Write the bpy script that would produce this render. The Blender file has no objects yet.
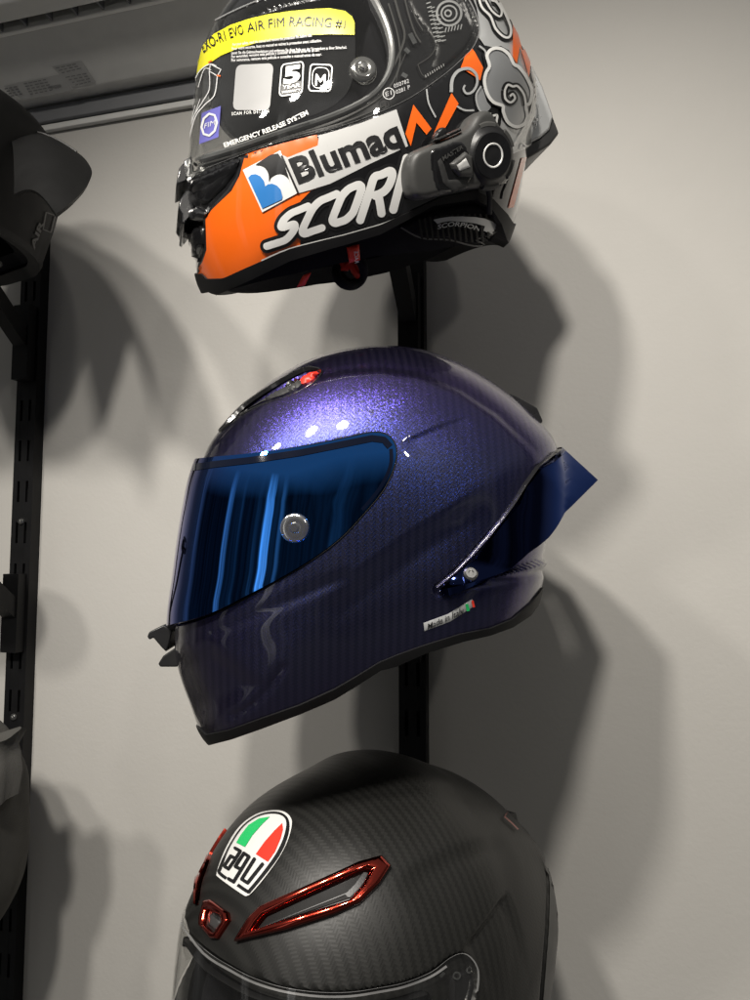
import bpy, math, random
import numpy as np
from mathutils import Vector
from mathutils.bvhtree import BVHTree
from mathutils.geometry import delaunay_2d_cdt
R_ = math.radians
random.seed(7); rng = np.random.default_rng(7)
S = bpy.context.scene
COL = S.collection

# ------------------------------------------------------------------ camera model
F = 750.0; PSI = R_(15); TH = R_(4.7)
CAM = np.array([0.0, -.72, 1.5])
FW = np.array([-math.sin(PSI)*math.cos(TH), math.cos(PSI)*math.cos(TH), math.sin(TH)])
RT = np.array([math.cos(PSI), math.sin(PSI), 0.0]); UP = np.cross(RT, FW)
def proj(P):
    d = np.asarray(P, float)-CAM; z = d@FW
    return np.stack([375+F*(d@RT)/z, 500-F*(d@UP)/z], -1)
def ray(u, v): return FW+RT*((u-375)/F)+UP*((500-v)/F)
def at_depth(u, v, Z): return CAM+ray(u, v)*Z
def on_y(u, v, y):
    d = ray(u, v); return CAM+d*((y-CAM[1])/d[1])

cam_d = bpy.data.cameras.new('camera'); cam = bpy.data.objects.new('camera', cam_d); COL.objects.link(cam)
cam_d.sensor_fit = 'VERTICAL'; cam_d.sensor_height = 36; cam_d.lens = F/1000*36
cam_d.clip_start = .01; cam_d.clip_end = 100
cam.location = CAM
cam.rotation_euler = (R_(90)+TH, 0, PSI)
S.camera = cam
S.view_settings.view_transform = 'Standard'; S.view_settings.look = 'None'
S.view_settings.exposure = 0; S.view_settings.gamma = 1
S.cycles.use_denoising = True

# ------------------------------------------------------------------ materials
class NT:
    def __init__(s, name):
        s.m = bpy.data.materials.new(name); s.m.use_nodes = True
        s.t = s.m.node_tree; s.t.nodes.clear()
        s.out = s.n('ShaderNodeOutputMaterial')
    def n(s, typ, ins=None, **kw):
        nd = s.t.nodes.new(typ)
        for k, v in kw.items(): setattr(nd, k, v)
        for k, v in (ins or {}).items(): s.set(nd, k, v)
        return nd
    def set(s, nd, k, v):
        if hasattr(v, 'bl_idname') and hasattr(v, 'outputs'): v = v.outputs[0]
        if isinstance(v, bpy.types.NodeSocket): s.t.links.new(v, nd.inputs[k])
        else:
            if isinstance(v, tuple) and len(v) == 3 and nd.inputs[k].type == 'RGBA': v = (*v, 1)
            nd.inputs[k].default_value = v
    def math(s, op, a, b=None, c=None):
        d = {0: a}
        if b is not None: d[1] = b
        if c is not None: d[2] = c
        return s.n('ShaderNodeMath', d, operation=op)
    def mix(s, f, a, b):
        nd = s.n('ShaderNodeMix', data_type='RGBA')
        s.set(nd, 0, f); s.set(nd, 6, a); s.set(nd, 7, b); return nd.outputs[2]
    def bsdf(s, **kw):
        nm = {'base':'Base Color','metal':'Metallic','rough':'Roughness','coat':'Coat Weight','coatr':'Coat Roughness','spec':'Specular IOR Level','normal':'Normal','trans':'Transmission Weight','ior':'IOR','cnormal':'Coat Normal','sheen':'Sheen Weight','coattint':'Coat Tint','aniso':'Anisotropic','emis':'Emission Color','emiss':'Emission Strength','film':'Thin Film Thickness','stint':'Specular Tint'}
        return s.n('ShaderNodeBsdfPrincipled', {nm[k]: v for k, v in kw.items()})
    def fin(s, sh):
        s.t.links.new(sh.outputs[0], s.out.inputs[0]); return s.m
    def coord(s): return s.n('ShaderNodeTexCoord').outputs['Object']
    def noise(s, scale, detail=3, vec=None):
        nd = s.n('ShaderNodeTexNoise', {'Scale': float(scale), 'Detail': float(detail)})
        s.set(nd, 'Vector', vec if vec is not None else s.coord()); return nd
    def ramp(s, f, stops):
        nd = s.n('ShaderNodeValToRGB'); s.set(nd, 0, f); e = nd.color_ramp.elements
        while len(e) < len(stops): e.new(.5)
        for q, (p, c) in zip(e, stops): q.position = p; q.color = (*c, 1)
        return nd
    def bump(s, h, strength=.2, dist=.001):
        return s.n('ShaderNodeBump', {'Height': h, 'Strength': strength, 'Distance': dist})

def plain(name, base, rough=.5, metal=0., coat=0., coatr=.04, var=.12, vscale=60, bump=0., bscale=400, spec=.5, rvar=.08):
    t = NT(name)
    nz = t.noise(vscale, 4)
    lo = tuple(c*(1-var) for c in base); hi = tuple(min(1, c*(1+var)) for c in base)
    kw = dict(base=t.mix(nz.outputs[0], lo, hi), metal=metal, coat=coat, coatr=coatr, spec=spec,
              rough=t.math('MULTIPLY_ADD', nz.outputs[0], rvar*2, rough-rvar))
    if bump: kw['normal'] = t.bump(t.noise(bscale, 3).outputs[0], bump)
    return t.fin(t.bsdf(**kw))

def weave_nodes(t, a):
    at = t.n('ShaderNodeAttribute', attribute_name='wv')
    sp = t.n('ShaderNodeSeparateXYZ', {0: at.outputs['Vector']})
    x, s_ = sp.outputs[0], sp.outputs[1]
    u = t.math('DIVIDE', t.math('ADD', x, s_), a); v = t.math('DIVIDE', t.math('SUBTRACT', x, s_), a)
    k = t.math('FLOORED_MODULO', t.math('ADD', t.math('FLOOR', u), t.math('FLOOR', v)), 4.)
    m = t.math('LESS_THAN', k, 2.)
    fu = t.math('ABSOLUTE', t.math('SUBTRACT', t.math('FRACT', u), .5)); fv = t.math('ABSOLUTE', t.math('SUBTRACT', t.math('FRACT', v), .5))
    prof = t.n('ShaderNodeMix', {0: m, 2: fv, 3: fu}, data_type='FLOAT').outputs[0]
    return m, prof

def mat_iridescent():
    t = NT('iridescent carbon lacquer')
    m, prof = weave_nodes(t, .0024)
    lw = t.n('ShaderNodeLayerWeight', {'Blend': .35})
    wv = t.mix(m, (.0035, .0038, .0085), (.0090, .0086, .0155))
    nz = t.noise(9, 2)
    hp = t.bump(prof, .25, .0004)
    c1 = t.bsdf(base=wv, rough=.36, metal=.2, spec=.5, normal=hp, coat=1., coatr=.025)
    vo = t.n('ShaderNodeTexVoronoi', {'Scale': 2400., 'Vector': t.coord()})
    vm = t.n('ShaderNodeVectorMath', {0: vo.outputs['Color'], 1: (.5, .5, .5)}, operation='SUBTRACT')
    sc = t.n('ShaderNodeVectorMath', {0: vm, 'Scale': .30}, operation='SCALE')
    ge = t.n('ShaderNodeNewGeometry')
    ad = t.n('ShaderNodeVectorMath', {0: ge.outputs['Normal'], 1: sc}, operation='ADD')
    no = t.n('ShaderNodeVectorMath', {0: ad}, operation='NORMALIZE')
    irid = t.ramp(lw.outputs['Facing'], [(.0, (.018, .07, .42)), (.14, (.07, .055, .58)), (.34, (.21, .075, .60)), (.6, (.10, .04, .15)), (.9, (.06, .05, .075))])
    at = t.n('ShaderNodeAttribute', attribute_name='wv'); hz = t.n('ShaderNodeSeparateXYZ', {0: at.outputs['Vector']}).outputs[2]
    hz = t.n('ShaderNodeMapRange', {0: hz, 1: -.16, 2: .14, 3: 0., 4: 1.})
    fade = t.ramp(hz, [(.0, (.055, .012, .070)), (.30, (.030, .014, .110)), (.52, (.012, .040, .30)), (.68, (.020, .070, .48)), (.86, (.16, .075, .66))])  # the lacquer's shift with light angle, put into the colour by height
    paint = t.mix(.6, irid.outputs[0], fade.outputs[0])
    flake = t.bsdf(base=paint, metal=1., rough=.28, normal=no, coat=1., coatr=.025)
    f = t.math('MULTIPLY_ADD', m, .03, .25)
    mx = t.n('ShaderNodeMixShader', {0: f, 1: c1, 2: flake})
    return t.fin(mx)

def mat_matte_carbon():
    t = NT('matt carbon weave')
    m, prof = weave_nodes(t, .0026)
    b = t.mix(m, (.0095, .0095, .0088), (.0135, .0135, .0124))
    nz = t.noise(40, 4)
    r = t.math('MULTIPLY_ADD', m, .045, t.math('MULTIPLY_ADD', nz.outputs[0], .1, .36))
    return t.fin(t.bsdf(base=b, rough=r, spec=.5, normal=t.bump(prof, .12, .0004)))

def mat_clear(name, tint=(.97, .97, .96), refl=1.0, fr=1.5, haze=0.):
    t = NT(name)
    tr = t.n('ShaderNodeBsdfTransparent', {0: tint})
    gl = t.n('ShaderNodeBsdfGlossy', {0: (1, 1, 1), 'Roughness': .03})
    f = t.math('MINIMUM', t.math('MULTIPLY', t.n('ShaderNodeFresnel', {0: fr}), refl), .42)
    b = t.n('ShaderNodeMixShader', {0: f, 1: tr, 2: gl})
    if haze: b = t.n('ShaderNodeMixShader', {0: t.math('MULTIPLY', t.noise(26, 4).outputs[0], haze*2), 1: b, 2: t.n('ShaderNodeBsdfDiffuse', {0: (.6, .6, .6)})})
    return t.fin(b)

def mat_wall():
    t = NT('painted plaster wall')
    co = t.coord()
    n1 = t.noise(2.2, 5, co); n2 = t.noise(230, 4, co); n3 = t.noise(38, 5, co)
    b = t.mix(n1.outputs[0], (.455, .442, .415), (.535, .522, .492))
    b2 = t.mix(t.math('MULTIPLY', n3.outputs[0], .12), b, (.62, .60, .57))
    h = t.math('MULTIPLY_ADD', n3.outputs[0], .6, t.math('MULTIPLY', n2.outputs[0], .4))
    return t.fin(t.bsdf(base=b2, rough=.62, spec=.3, normal=t.bump(h, .4, .0012)))

M = {}
M['wall'] = mat_wall()
M['irid'] = mat_iridescent()
M['carbon'] = mat_matte_carbon()
M['black_gloss'] = plain('black gloss paint', (.008, .008, .009), .25, coat=1., coatr=.03, var=.3)
M['black_satin'] = plain('black satin plastic', (.012, .012, .013), .38, var=.3, bump=.05, bscale=900)
M['black_matt'] = plain('black matt plastic', (.0055, .0055, .0055), .55, spec=.22, var=.25, bump=.08, bscale=1200)
M['rubber'] = plain('black rubber trim', (.006, .006, .0065), .58, spec=.3, var=.3, bump=.06, bscale=700)
M['fabric'] = plain('black lining fabric', (.008, .008, .010), .9, var=.4, bump=.5, bscale=1500, spec=.2)
M['fabric_grey'] = plain('grey cloth', (.078, .076, .070), .92, var=.15, bump=.4, bscale=1300, spec=.15)
M['orange'] = plain('orange lacquer', (.92, .145, .008), .3, coat=1., coatr=.03, var=.04)
M['white'] = plain('white print', (.80, .80, .78), .35, coat=.8, coatr=.05, var=.03)
M['panel'] = plain('silver white panel', (.60, .60, .59), .3, coat=1., coatr=.03, var=.05)
M['silver'] = plain('silver grey lacquer', (.36, .37, .38), .3, metal=.35, coat=1., coatr=.03, var=.08)
M['silver_light'] = plain('light silver lacquer', (.56, .57, .57), .3, metal=.3, coat=1., coatr=.03, var=.08)
M['ink'] = plain('black print', (.010, .010, .011), .35, coat=.6, var=.2)
M['blue'] = plain('blue print', (.03, .20, .55), .35, coat=.8, var=.05)
M['yellow'] = plain('yellow film print', (.86, .80, .02), .35, coat=.6, var=.04)
M['film_ink'] = plain('pale print on film', (.62, .62, .62), .4, var=.05)
M['holo'] = plain('violet holographic sticker', (.20, .19, .66), .25, metal=.3, coat=1., var=.2)
M['green'] = plain('green print', (.02, .52, .14), .4, var=.05)
M['red'] = plain('red print', (.80, .045, .025), .4, var=.05)
M['grey_plastic'] = plain('dark grey plastic', (.040, .040, .040), .42, var=.2, bump=.04, bscale=900)
M['inter_grey'] = plain('grey rubberised plastic', (.060, .060, .058), .45, var=.12, bump=.04, bscale=900)
M['chrome'] = plain('chrome', (.82, .82, .80), .12, metal=1., var=.05, rvar=.04)
M['steel'] = plain('zinc steel', (.45, .45, .44), .3, metal=1., var=.15)
M['rail'] = plain('black powder coated steel', (.006, .006, .0065), .5, spec=.25, var=.25, bump=.08, bscale=1500)
M['red_chrome'] = plain('red chrome', (.42, .040, .022), .14, metal=1., coat=.6, var=.25, rvar=.05, vscale=120)
M['code'] = plain('grey blank code panel', (.36, .36, .36), .4, var=.05)
M['seal'] = plain('smoke grey visor seal', (.32, .325, .325), .22, coat=.8, var=.15)
M['ac_white'] = plain('off white casing plastic', (.66, .66, .64), .4, var=.06)
M['ac_grey'] = plain('grey and shaded casing plastic', (.14, .145, .155), .45, var=.08)
M['ac_dark'] = plain('dark outlet plastic', (.045, .055, .065), .4, var=.15)
M['label'] = plain('silver label', (.52, .52, .51), .4, metal=.2, var=.06)
M['label_ink'] = plain('grey label print', (.27, .27, .27), .5, var=.1)
M['clear'] = mat_clear('clear visor plastic', (.95, .95, .94), 1.2, 1.5, .010)
M['clear_edge'] = mat_clear('clear visor edge', (.55, .56, .56), 2.2, 1.6, .30)
M['film'] = mat_clear('protective film', (.86, .87, .87), 1.6, 1.5, .016)
def mat_mirror():
    t = NT('blue mirror visor')
    lw = t.n('ShaderNodeLayerWeight', {'Blend': .4})
    c = t.ramp(lw.outputs['Facing'], [(0., (.03, .24, .82)), (.45, (.03, .15, .62)), (.8, (.10, .07, .40)), (1., (.35, .32, .42))])
    return t.fin(t.bsdf(base=c.outputs[0], metal=1., rough=t.math('MULTIPLY_ADD', t.noise(30, 2).outputs[0], .010, .010), coat=.3, coatr=.02))
M['mirror'] = mat_mirror()
def mat_spoiler():
    t = NT('dark blue tinted spoiler')
    nz = t.noise(20, 2)
    return t.fin(t.bsdf(base=t.mix(nz.outputs[0], (.013, .021, .072), (.018, .028, .095)), metal=1., rough=.07, stint=(.50, .55, .78)))
M['spoiler'] = mat_spoiler()
M['tint'] = plain('dark visor tint', (.003, .005, .014), .06, var=.1, spec=.35, rvar=.01)
def mat_acrylic():
    t = NT('clear acrylic')
    tr = t.n('ShaderNodeBsdfTransparent', {0: (.9, .9, .9)})
    gl = t.bsdf(base=(.75, .75, .72), metal=.9, rough=.12)
    return t.fin(t.n('ShaderNodeMixShader', {0: .55, 1: tr, 2: gl}))
M['acrylic'] = mat_acrylic()

# ------------------------------------------------------------------ object helpers
def empty(name, loc, label, cat, group=None):
    o = bpy.data.objects.new(name, None); COL.objects.link(o); o.location = Vector(loc)
    o.empty_display_size = .05
    o['label'] = label; o['category'] = cat
    if group: o['group'] = group
    return o
def base_of(o):
    l = np.zeros(3)
    while o is not None: l += np.array(o.location); o = o.parent
    return l
def mk(name, V, faces, mat, parent=None, smooth=True, angle=40, wv=None, label=None, mats=None, mi=None):
    V = np.asarray(V, float)
    if parent is not None: V = V-base_of(parent)
    me = bpy.data.meshes.new(name)
    me.from_pydata(V.tolist(), [], [list(map(int, f)) for f in faces])
    me.validate()
    if mats:
        for q in mats: me.materials.append(q)
        if mi is not None and len(mi) == len(me.polygons): me.polygons.foreach_set('material_index', np.asarray(mi, np.int32))
    else: me.materials.append(mat)
    if smooth:
        me.polygons.foreach_set('use_smooth', [True]*len(me.polygons))
        if angle: me.set_sharp_from_angle(angle=R_(angle))
    if wv is not None:
        a = me.attributes.new('wv', 'FLOAT_VECTOR', 'POINT'); a.data.foreach_set('vector', np.asarray(wv, np.float32).ravel())
    me.update()
    o = bpy.data.objects.new(name, me); COL.objects.link(o)
    if parent is not None: o.parent = parent
    if label: o['label'] = label
    return o
class MB:
    def __init__(s): s.V = []; s.F = []
    def add(s, V, Fc):
        b = len(s.V); s.V += [tuple(map(float, v)) for v in V]; s.F += [tuple(int(i)+b for i in f) for f in Fc]; return s
    def box(s, lo, hi):
        (a, b, c), (d, e, f) = lo, hi
        return s.add([(a,b,c),(d,b,c),(d,e,c),(a,e,c),(a,b,f),(d,b,f),(d,e,f),(a,e,f)], [(0,3,2,1),(4,5,6,7),(0,1,5,4),(1,2,6,5),(2,3,7,6),(3,0,4,7)])
    def bar(s, p, q, w, h, up=(0,0,1)):
        p, q = np.array(p, float), np.array(q, float); d = q-p; d /= np.linalg.norm(d)
        sd = np.cross(d, up); sd /= np.linalg.norm(sd); u2 = np.cross(sd, d)
        V = [x+a*sd*w/2+b*u2*h/2 for x in (p, q) for a, b in ((-1,-1),(1,-1),(1,1),(-1,1))]
        return s.add(V, [(0,1,2,3),(7,6,5,4),(0,4,5,1),(1,5,6,2),(2,6,7,3),(3,7,4,0)])
    def tube(s, pts, r, seg=12, closed=False):
        P = np.array(pts, float); n = len(P)
        rr = np.full(n, r) if np.isscalar(r) else np.array(r)
        T = np.gradient(P, axis=0) if not closed else np.roll(P, -1, 0)-np.roll(P, 1, 0)
        T /= np.linalg.norm(T, axis=1)[:, None]
        ref = np.array([.3, .5, .81]); N = np.cross(T[0], ref); N /= np.linalg.norm(N)
        V = []
        for i in range(n):
            N = N-T[i]*(N@T[i]); N /= np.linalg.norm(N); B = np.cross(T[i], N)
            for k in range(seg):
                a = 2*math.pi*k/seg; V.append(P[i]+rr[i]*(math.cos(a)*N+math.sin(a)*B))
        Fc = []
        for i in range(n if closed else n-1):
            j = (i+1) % n
            for k in range(seg):
                l = (k+1) % seg; Fc.append((i*seg+k, i*seg+l, j*seg+l, j*seg+k))
        if not closed: Fc += [tuple(range(seg))[::-1], tuple((n-1)*seg+k for k in range(seg))]
        return s.add(V, Fc)
    def lathe(s, prof, fr, seg=48, scale=(1, 1)):
        o, e1, e2, n = fr
        V = []; m = len(prof)
        for k in range(seg):
            a = 2*math.pi*k/seg
            for r, h in prof: V.append(o+r*(scale[0]*math.cos(a)*e1+scale[1]*math.sin(a)*e2)+h*n)
        Fc = []
        for k in range(seg):
            l = (k+1) % seg
            for i in range(m-1): Fc.append((k*m+i, l*m+i, l*m+i+1, k*m+i+1))
        return s.add(V, Fc)
    def build(s, name, mat, parent=None, **kw): return mk(name, s.V, s.F, mat, parent, **kw)

# ------------------------------------------------------------------ 2D helpers (outline drawing)
def dens(poly, step, closed=True):
    P = [np.array(p, float) for p in poly]; out = []
    n = len(P)
    for i in range(n if closed else n-1):
        a, b = P[i], P[(i+1) % n]; k = max(1, int(math.ceil(np.linalg.norm(b-a)/step)))
        out += [a+(b-a)*j/k for j in range(k)]
    if not closed: out.append(P[-1])
    return np.array(out)
def spline(poly, closed=True, sub=6):
    P = np.array(poly, float); n = len(P); out = []
    for i in range(n if closed else n-1):
        g = (lambda k: P[k % n]) if closed else (lambda k: P[min(max(k, 0), n-1)])
        a, b, c, d = g(i-1), g(i), g(i+1), g(i+2)
        for j in range(sub):
            f = j/sub
            out.append(.5*(2*b+(c-a)*f+(2*a-5*b+4*c-d)*f*f+(3*b-a-3*c+d)*f**3))
    if not closed: out.append(P[-1])
    return np.array(out)
def seg_dist(X, poly, closed):
    P = np.array(poly, float); n = len(P); D = np.full(len(X), 1e9)
    for i in range(n if closed else n-1):
        a, b = P[i], P[(i+1) % n]; e = b-a; L = e@e
        if L < 1e-16: continue
        t = np.clip(((X-a)@e)/L, 0, 1); D = np.minimum(D, np.hypot(*(X-a-t[:, None]*e).T))
    return D
def inside(X, poly):
    P = np.array(poly, float); n = len(P); c = np.zeros(len(X), bool)
    for i in range(n):
        a, b = P[i], P[(i+1) % n]
        if abs(a[1]-b[1]) < 1e-15: continue
        k = (a[1] > X[:, 1]) != (b[1] > X[:, 1])
        xx = (b[0]-a[0])*(X[:, 1]-a[1])/(b[1]-a[1])+a[0]
        c ^= k & (X[:, 0] < xx)
    return c
def sdf(X, poly):
    X = np.asarray(X, float); d = seg_dist(X, poly, True); return np.where(inside(X, poly), d, -d)
def sstep(a, b, x):
    t = np.clip((x-a)/(b-a), 0, 1); return t*t*(3-2*t)

# ------------------------------------------------------------------ mesh helpers
def vnormals(V, T):
    N = np.zeros_like(V); T = np.asarray(T)
    fn = np.cross(V[T[:, 1]]-V[T[:, 0]], V[T[:, 2]]-V[T[:, 0]])
    for k in range(3): np.add.at(N, T[:, k], fn)
    l = np.linalg.norm(N, axis=1); l[l == 0] = 1
    return N/l[:, None]
def clip(V, T, f, N=None):
    """keep the part of the triangle mesh where f > 0"""
    T = np.asarray(T); ins = f > 0; cnt = ins[T].sum(1)
    full = T[cnt == 3]
    arrs = [V] + ([N] if N is not None else [])
    E = []; out = []
    def order(tr, flag):
        q = ins[tr] == flag; k = np.argmax(q, 1)
        return np.stack([tr[np.arange(len(tr)), (k+j) % 3] for j in range(3)], 1)
    t1 = order(T[cnt == 1], True); t2 = order(T[cnt == 2], False)
    pairs = np.concatenate([t1[:, [0, 1]], t1[:, [0, 2]], t2[:, [0, 1]], t2[:, [0, 2]]])
    key = np.sort(pairs, 1)
    uq, inv = np.unique(key, axis=0, return_inverse=True); inv = inv.ravel()
    n0 = len(V)
    if len(uq):
        fa, fb = f[uq[:, 0]], f[uq[:, 1]]; s = (fa/(fa-fb))[:, None]
        arrs = [np.concatenate([A, A[uq[:, 0]]*(1-s)+A[uq[:, 1]]*s]) for A in arrs]
    n1, n2 = len(t1), len(t2); iv = inv+n0
    a, b, c, d = iv[:n1], iv[n1:2*n1], iv[2*n1:2*n1+n2], iv[2*n1+n2:]
    out = [full]
    if n1: out.append(np.stack([t1[:, 0], a, b], 1))
    if n2: out += [np.stack([c, t2[:, 1], t2[:, 2]], 1), np.stack([c, t2[:, 2], d], 1)]
    TT = np.concatenate(out)
    used, ii = np.unique(TT, return_inverse=True)
    arrs = [A[used] for A in arrs]
    return (*arrs, ii.reshape(TT.shape))
def boundary(T):
    T = np.asarray(T); E = np.concatenate([T[:, [0, 1]], T[:, [1, 2]], T[:, [2, 0]]])
    k = np.sort(E, 1); u, inv, c = np.unique(k, axis=0, return_inverse=True, return_counts=True)
    return E[c[inv.ravel()] == 1]
def thicken(V, T, N, d, d2=None):
    """outer skin at V, inner skin at V - N*d, walls along the open edges"""
    T = np.asarray(T); n = len(V); W = V-N*(np.asarray(d)[:, None] if np.ndim(d) else d)
    B = boundary(T)
    Fc = T.tolist()+(T[:, ::-1]+n).tolist()+[(b, a, a+n, b+n) for a, b in B]
    return np.concatenate([V, W]), Fc

# ------------------------------------------------------------------ helmet body
class Helmet:
    def __init__(s, rk, W, cen, phi, n=2.2, nt=400, nr=120, roll=0.):
        s.cen = np.array(cen); s.phi = phi; s.W = W; s.n = n
        s.M = np.array([[-math.cos(phi), -math.sin(phi), 0], [math.sin(phi), -math.cos(phi), 0], [0, 0, 1.]])
        y, z = s.M[1].copy(), s.M[2].copy(); s.M[1] = y*math.cos(roll)+z*math.sin(roll); s.M[2] = -y*math.sin(roll)+z*math.cos(roll)
        s.rk = np.array(rk)/1000.
        t = np.arange(nt)*2*math.pi/nt
        rr = s.rad(t)
        rho = np.sin(np.linspace(0, math.pi/2, nr+1))[1:]
        L = [np.array([[0, W, 0]])]
        for sg, rows in ((1, rho), (-1, rho[:-1][::-1])):
            for q in rows:
                y = W*max(0, 1-q**n)**(1/n)
                L.append(np.stack([q*rr*np.cos(t), np.full(nt, sg*y), q*rr*np.sin(t)], -1))
        L.append(np.array([[0, -W, 0]]))
        s.L = np.concatenate(L); nrow = 2*nr-1
        T = []
        k = np.arange(nt); k2 = (k+1) % nt
        T.append(np.stack([np.zeros(nt, int), 1+k, 1+k2], 1))
        for r in range(nrow-1):
            a, b = 1+r*nt, 1+(r+1)*nt
            T.append(np.stack([a+k, b+k, b+k2], 1)); T.append(np.stack([a+k, b+k2, a+k2], 1))
        last = len(s.L)-1; a = 1+(nrow-1)*nt
        T.append(np.stack([a+k, np.full(nt, last), a+k2], 1))
        s.T = np.concatenate(T)
        V = s.world(s.L); N = vnormals(V, s.T)
        if ((V-s.cen)*N).sum(1).mean() < 0: s.T = s.T[:, ::-1]; N = -N
        s.V, s.N = V, N
        s.bvh0 = BVHTree.FromPolygons([Vector(v) for v in V], s.T.tolist())
        s.bvh = s.bvh0
    def rad(s, t):
        rk = s.rk; K = len(rk); u = t/(2*math.pi)*K; i = np.floor(u).astype(int); f = u-i
        p = [rk[(i+k) % K] for k in (-1, 0, 1, 2)]
        return .5*((2*p[1])+(-p[0]+p[2])*f+(2*p[0]-5*p[1]+4*p[2]-p[3])*f**2+(-p[0]+3*p[1]-3*p[2]+p[3])*f**3)
    def world(s, L): return np.asarray(L)@s.M+s.cen
    def local(s, P): return (np.asarray(P)-s.cen)@s.M.T
    def on_local_y(s, u, v, y):
        o = s.local(CAM); d = ray(u, v)@s.M.T
        return CAM+ray(u, v)*((y-o[1])/d[1])
    def hit(s, u, v, bvh=None):
        d = Vector(ray(u, v)).normalized()
        h = (bvh or s.bvh).ray_cast(Vector(CAM), d)
        if bvh is not None and bvh is not s.bvh0:
            h0 = s.bvh0.ray_cast(Vector(CAM), d)      # just past the rim of an open sheet: stay on the near side
            if h0[0] is not None and (h[0] is None or h[3] > h0[3]+.02):
                q = bvh.find_nearest(h0[0]); return np.array(q[0]), np.array(h0[1])
        if h[0] is not None:
            n = np.array(h[1]); 
            if n@np.array(d) > 0: n = -n
            return np.array(h[0]), n
        # beside the outline: the nearest point of the surface
        c = s.cen-CAM; dd = np.array(d); P = CAM+dd*(c@dd)
        for _ in range(4):
            q = (bvh or s.bvh).find_nearest(Vector(P)); p = np.array(q[0])-CAM; P = CAM+dd*(p@dd)
        return np.array(q[0]), np.array(q[1])
    def side(s, poly, step=4, closed=True, y0=0.):
        """outline drawn on the near side -> coordinates in the helmet's own side plane"""
        out = []
        for u, v in dens(poly, step, closed):
            h = s.bvh0.ray_cast(Vector(CAM), Vector(ray(u, v)).normalized())
            P = np.array(h[0]) if h[0] is not None else s.on_local_y(u, v, y0)
            l = s.local(P)
            if h[0] is not None and l[1] < 0: l = s.local(s.on_local_y(u, v, y0))
            out.append((l[0], l[2]))
        return np.array(out)
    def xz(s): return s.L[:, [0, 2]]
    def push(s, d):
        """move the skin along its normals by d (per vertex), in the helmet's own frame"""
        s.V = s.V+s.N*d[:, None]; s.N = vnormals(s.V, s.T)
    def wv(s, V):
        l = s.local(V); th = np.arctan2(l[:, 1], l[:, 2]+.03)
        return np.stack([l[:, 0]+.25*np.abs(l[:,2])*0, th*.135, l[:, 2]], -1)
    def frame(s, u, v, off=0.):
        P, n = s.hit(u, v); e1 = RT-n*(RT@n); e1 /= np.linalg.norm(e1); e2 = np.cross(n, e1)
        return P+n*off, e1, e2, n

def surf(hm, pts, off, bvh=None, lift=None):
    out = []
    for k, (u, v) in enumerate(pts):
        P, n = hm.hit(u, v, bvh); out.append(P+n*(off+(lift[k] if lift is not None else 0)))
    return np.array(out)
def triang(loops, step, inner=None):
    vs = []; es = []
    for lp in loops:
        q = dens(lp, step); b = len(vs); vs += [tuple(p) for p in q]; n = len(q)
        es += [(b+i, b+(i+1) % n) for i in range(n)]
    A = np.array(vs); nb = len(vs)
    inner = inner or step
    gx, gy = np.meshgrid(np.arange(A[:, 0].min(), A[:, 0].max(), inner), np.arange(A[:, 1].min(), A[:, 1].max(), inner))
    G = np.stack([gx.ravel(), gy.ravel()], -1)
    if len(G):
        ok = np.ones(len(G), bool); par = np.zeros(len(G), bool)
        for lp in loops: par ^= inside(G, lp); ok &= seg_dist(G, lp, True) > inner*.35
        vs += [tuple(p) for p in G[ok & par]]
    r = delaunay_2d_cdt([Vector(p) for p in vs], es, [], 2 if len(loops) > 1 else 1, 1e-5)
    P = np.array([tuple(p) for p in r[0]]); T = [list(f) for f in r[2]]
    T2 = []
    for f in T:
        a, b, c = P[f[0]], P[f[1]], P[f[2]]
        cr = (b[0]-a[0])*(c[1]-a[1])-(b[1]-a[1])*(c[0]-a[0])
        T2.append(f[::-1] if cr > 0 else f)       # v runs downward: make the face look at the viewer's side
    return P, T2
def decal(hm, name, loops, mat, parent, off=.0004, step=4, bvh=None, label=None):
    if np.ndim(loops[0]) == 1: loops = [loops]
    P, T = triang(loops, step)
    return mk(name, surf(hm, P, off, bvh), T, mat, parent, label=label)
def plate(hm, name, loops, mat, parent, thick, off=0., round_=2., step=2.5, bvh=None, label=None, sink=.001, wv=False, angle=50):
    if np.ndim(loops[0]) == 1: loops = [loops]
    P, T = triang(loops, step)
    d = np.full(len(P), 1e9)
    for lp in loops: d = np.minimum(d, seg_dist(P, lp, True))
    q = np.clip(d/max(round_, 1e-3), 0, 1); h = thick*(.35+.65*np.sqrt(np.clip(1-(1-q)**2, 0, 1)))
    top = []; bot = []
    for k, (u, v) in enumerate(P):
        X, n = hm.hit(u, v, bvh); top.append(X+n*(off+h[k])); bot.append(X+n*(off-sink))
    n = len(P); T = np.array(T); B = boundary(T)
    Fc = T.tolist()+(T[:, ::-1]+n).tolist()+[(b, a, a+n, b+n) for a, b in B]
    V = np.array(top+bot)
    return mk(name, V, Fc, mat, parent, angle=angle, label=label, wv=hm.wv(V) if wv else None)
def ribbon(pts, w, closed=False):
    P = np.array(pts, float)
    T = (np.roll(P, -1, 0)-np.roll(P, 1, 0)) if closed else np.gradient(P, axis=0)
    T /= np.linalg.norm(T, axis=1)[:, None]+1e-9; Nn = np.stack([-T[:, 1], T[:, 0]], -1)
    ww = np.full(len(P), w) if np.isscalar(w) else np.interp(np.linspace(0, 1, len(P)), np.linspace(0, 1, len(w)), w)
    A, B = P+Nn*ww[:, None]/2, P-Nn*ww[:, None]/2; n = len(P)
    Fc = []
    for i in range(n if closed else n-1):
        j = (i+1) % n; Fc.append((i, j, n+j, n+i))
    return np.concatenate([A, B]), Fc
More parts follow.
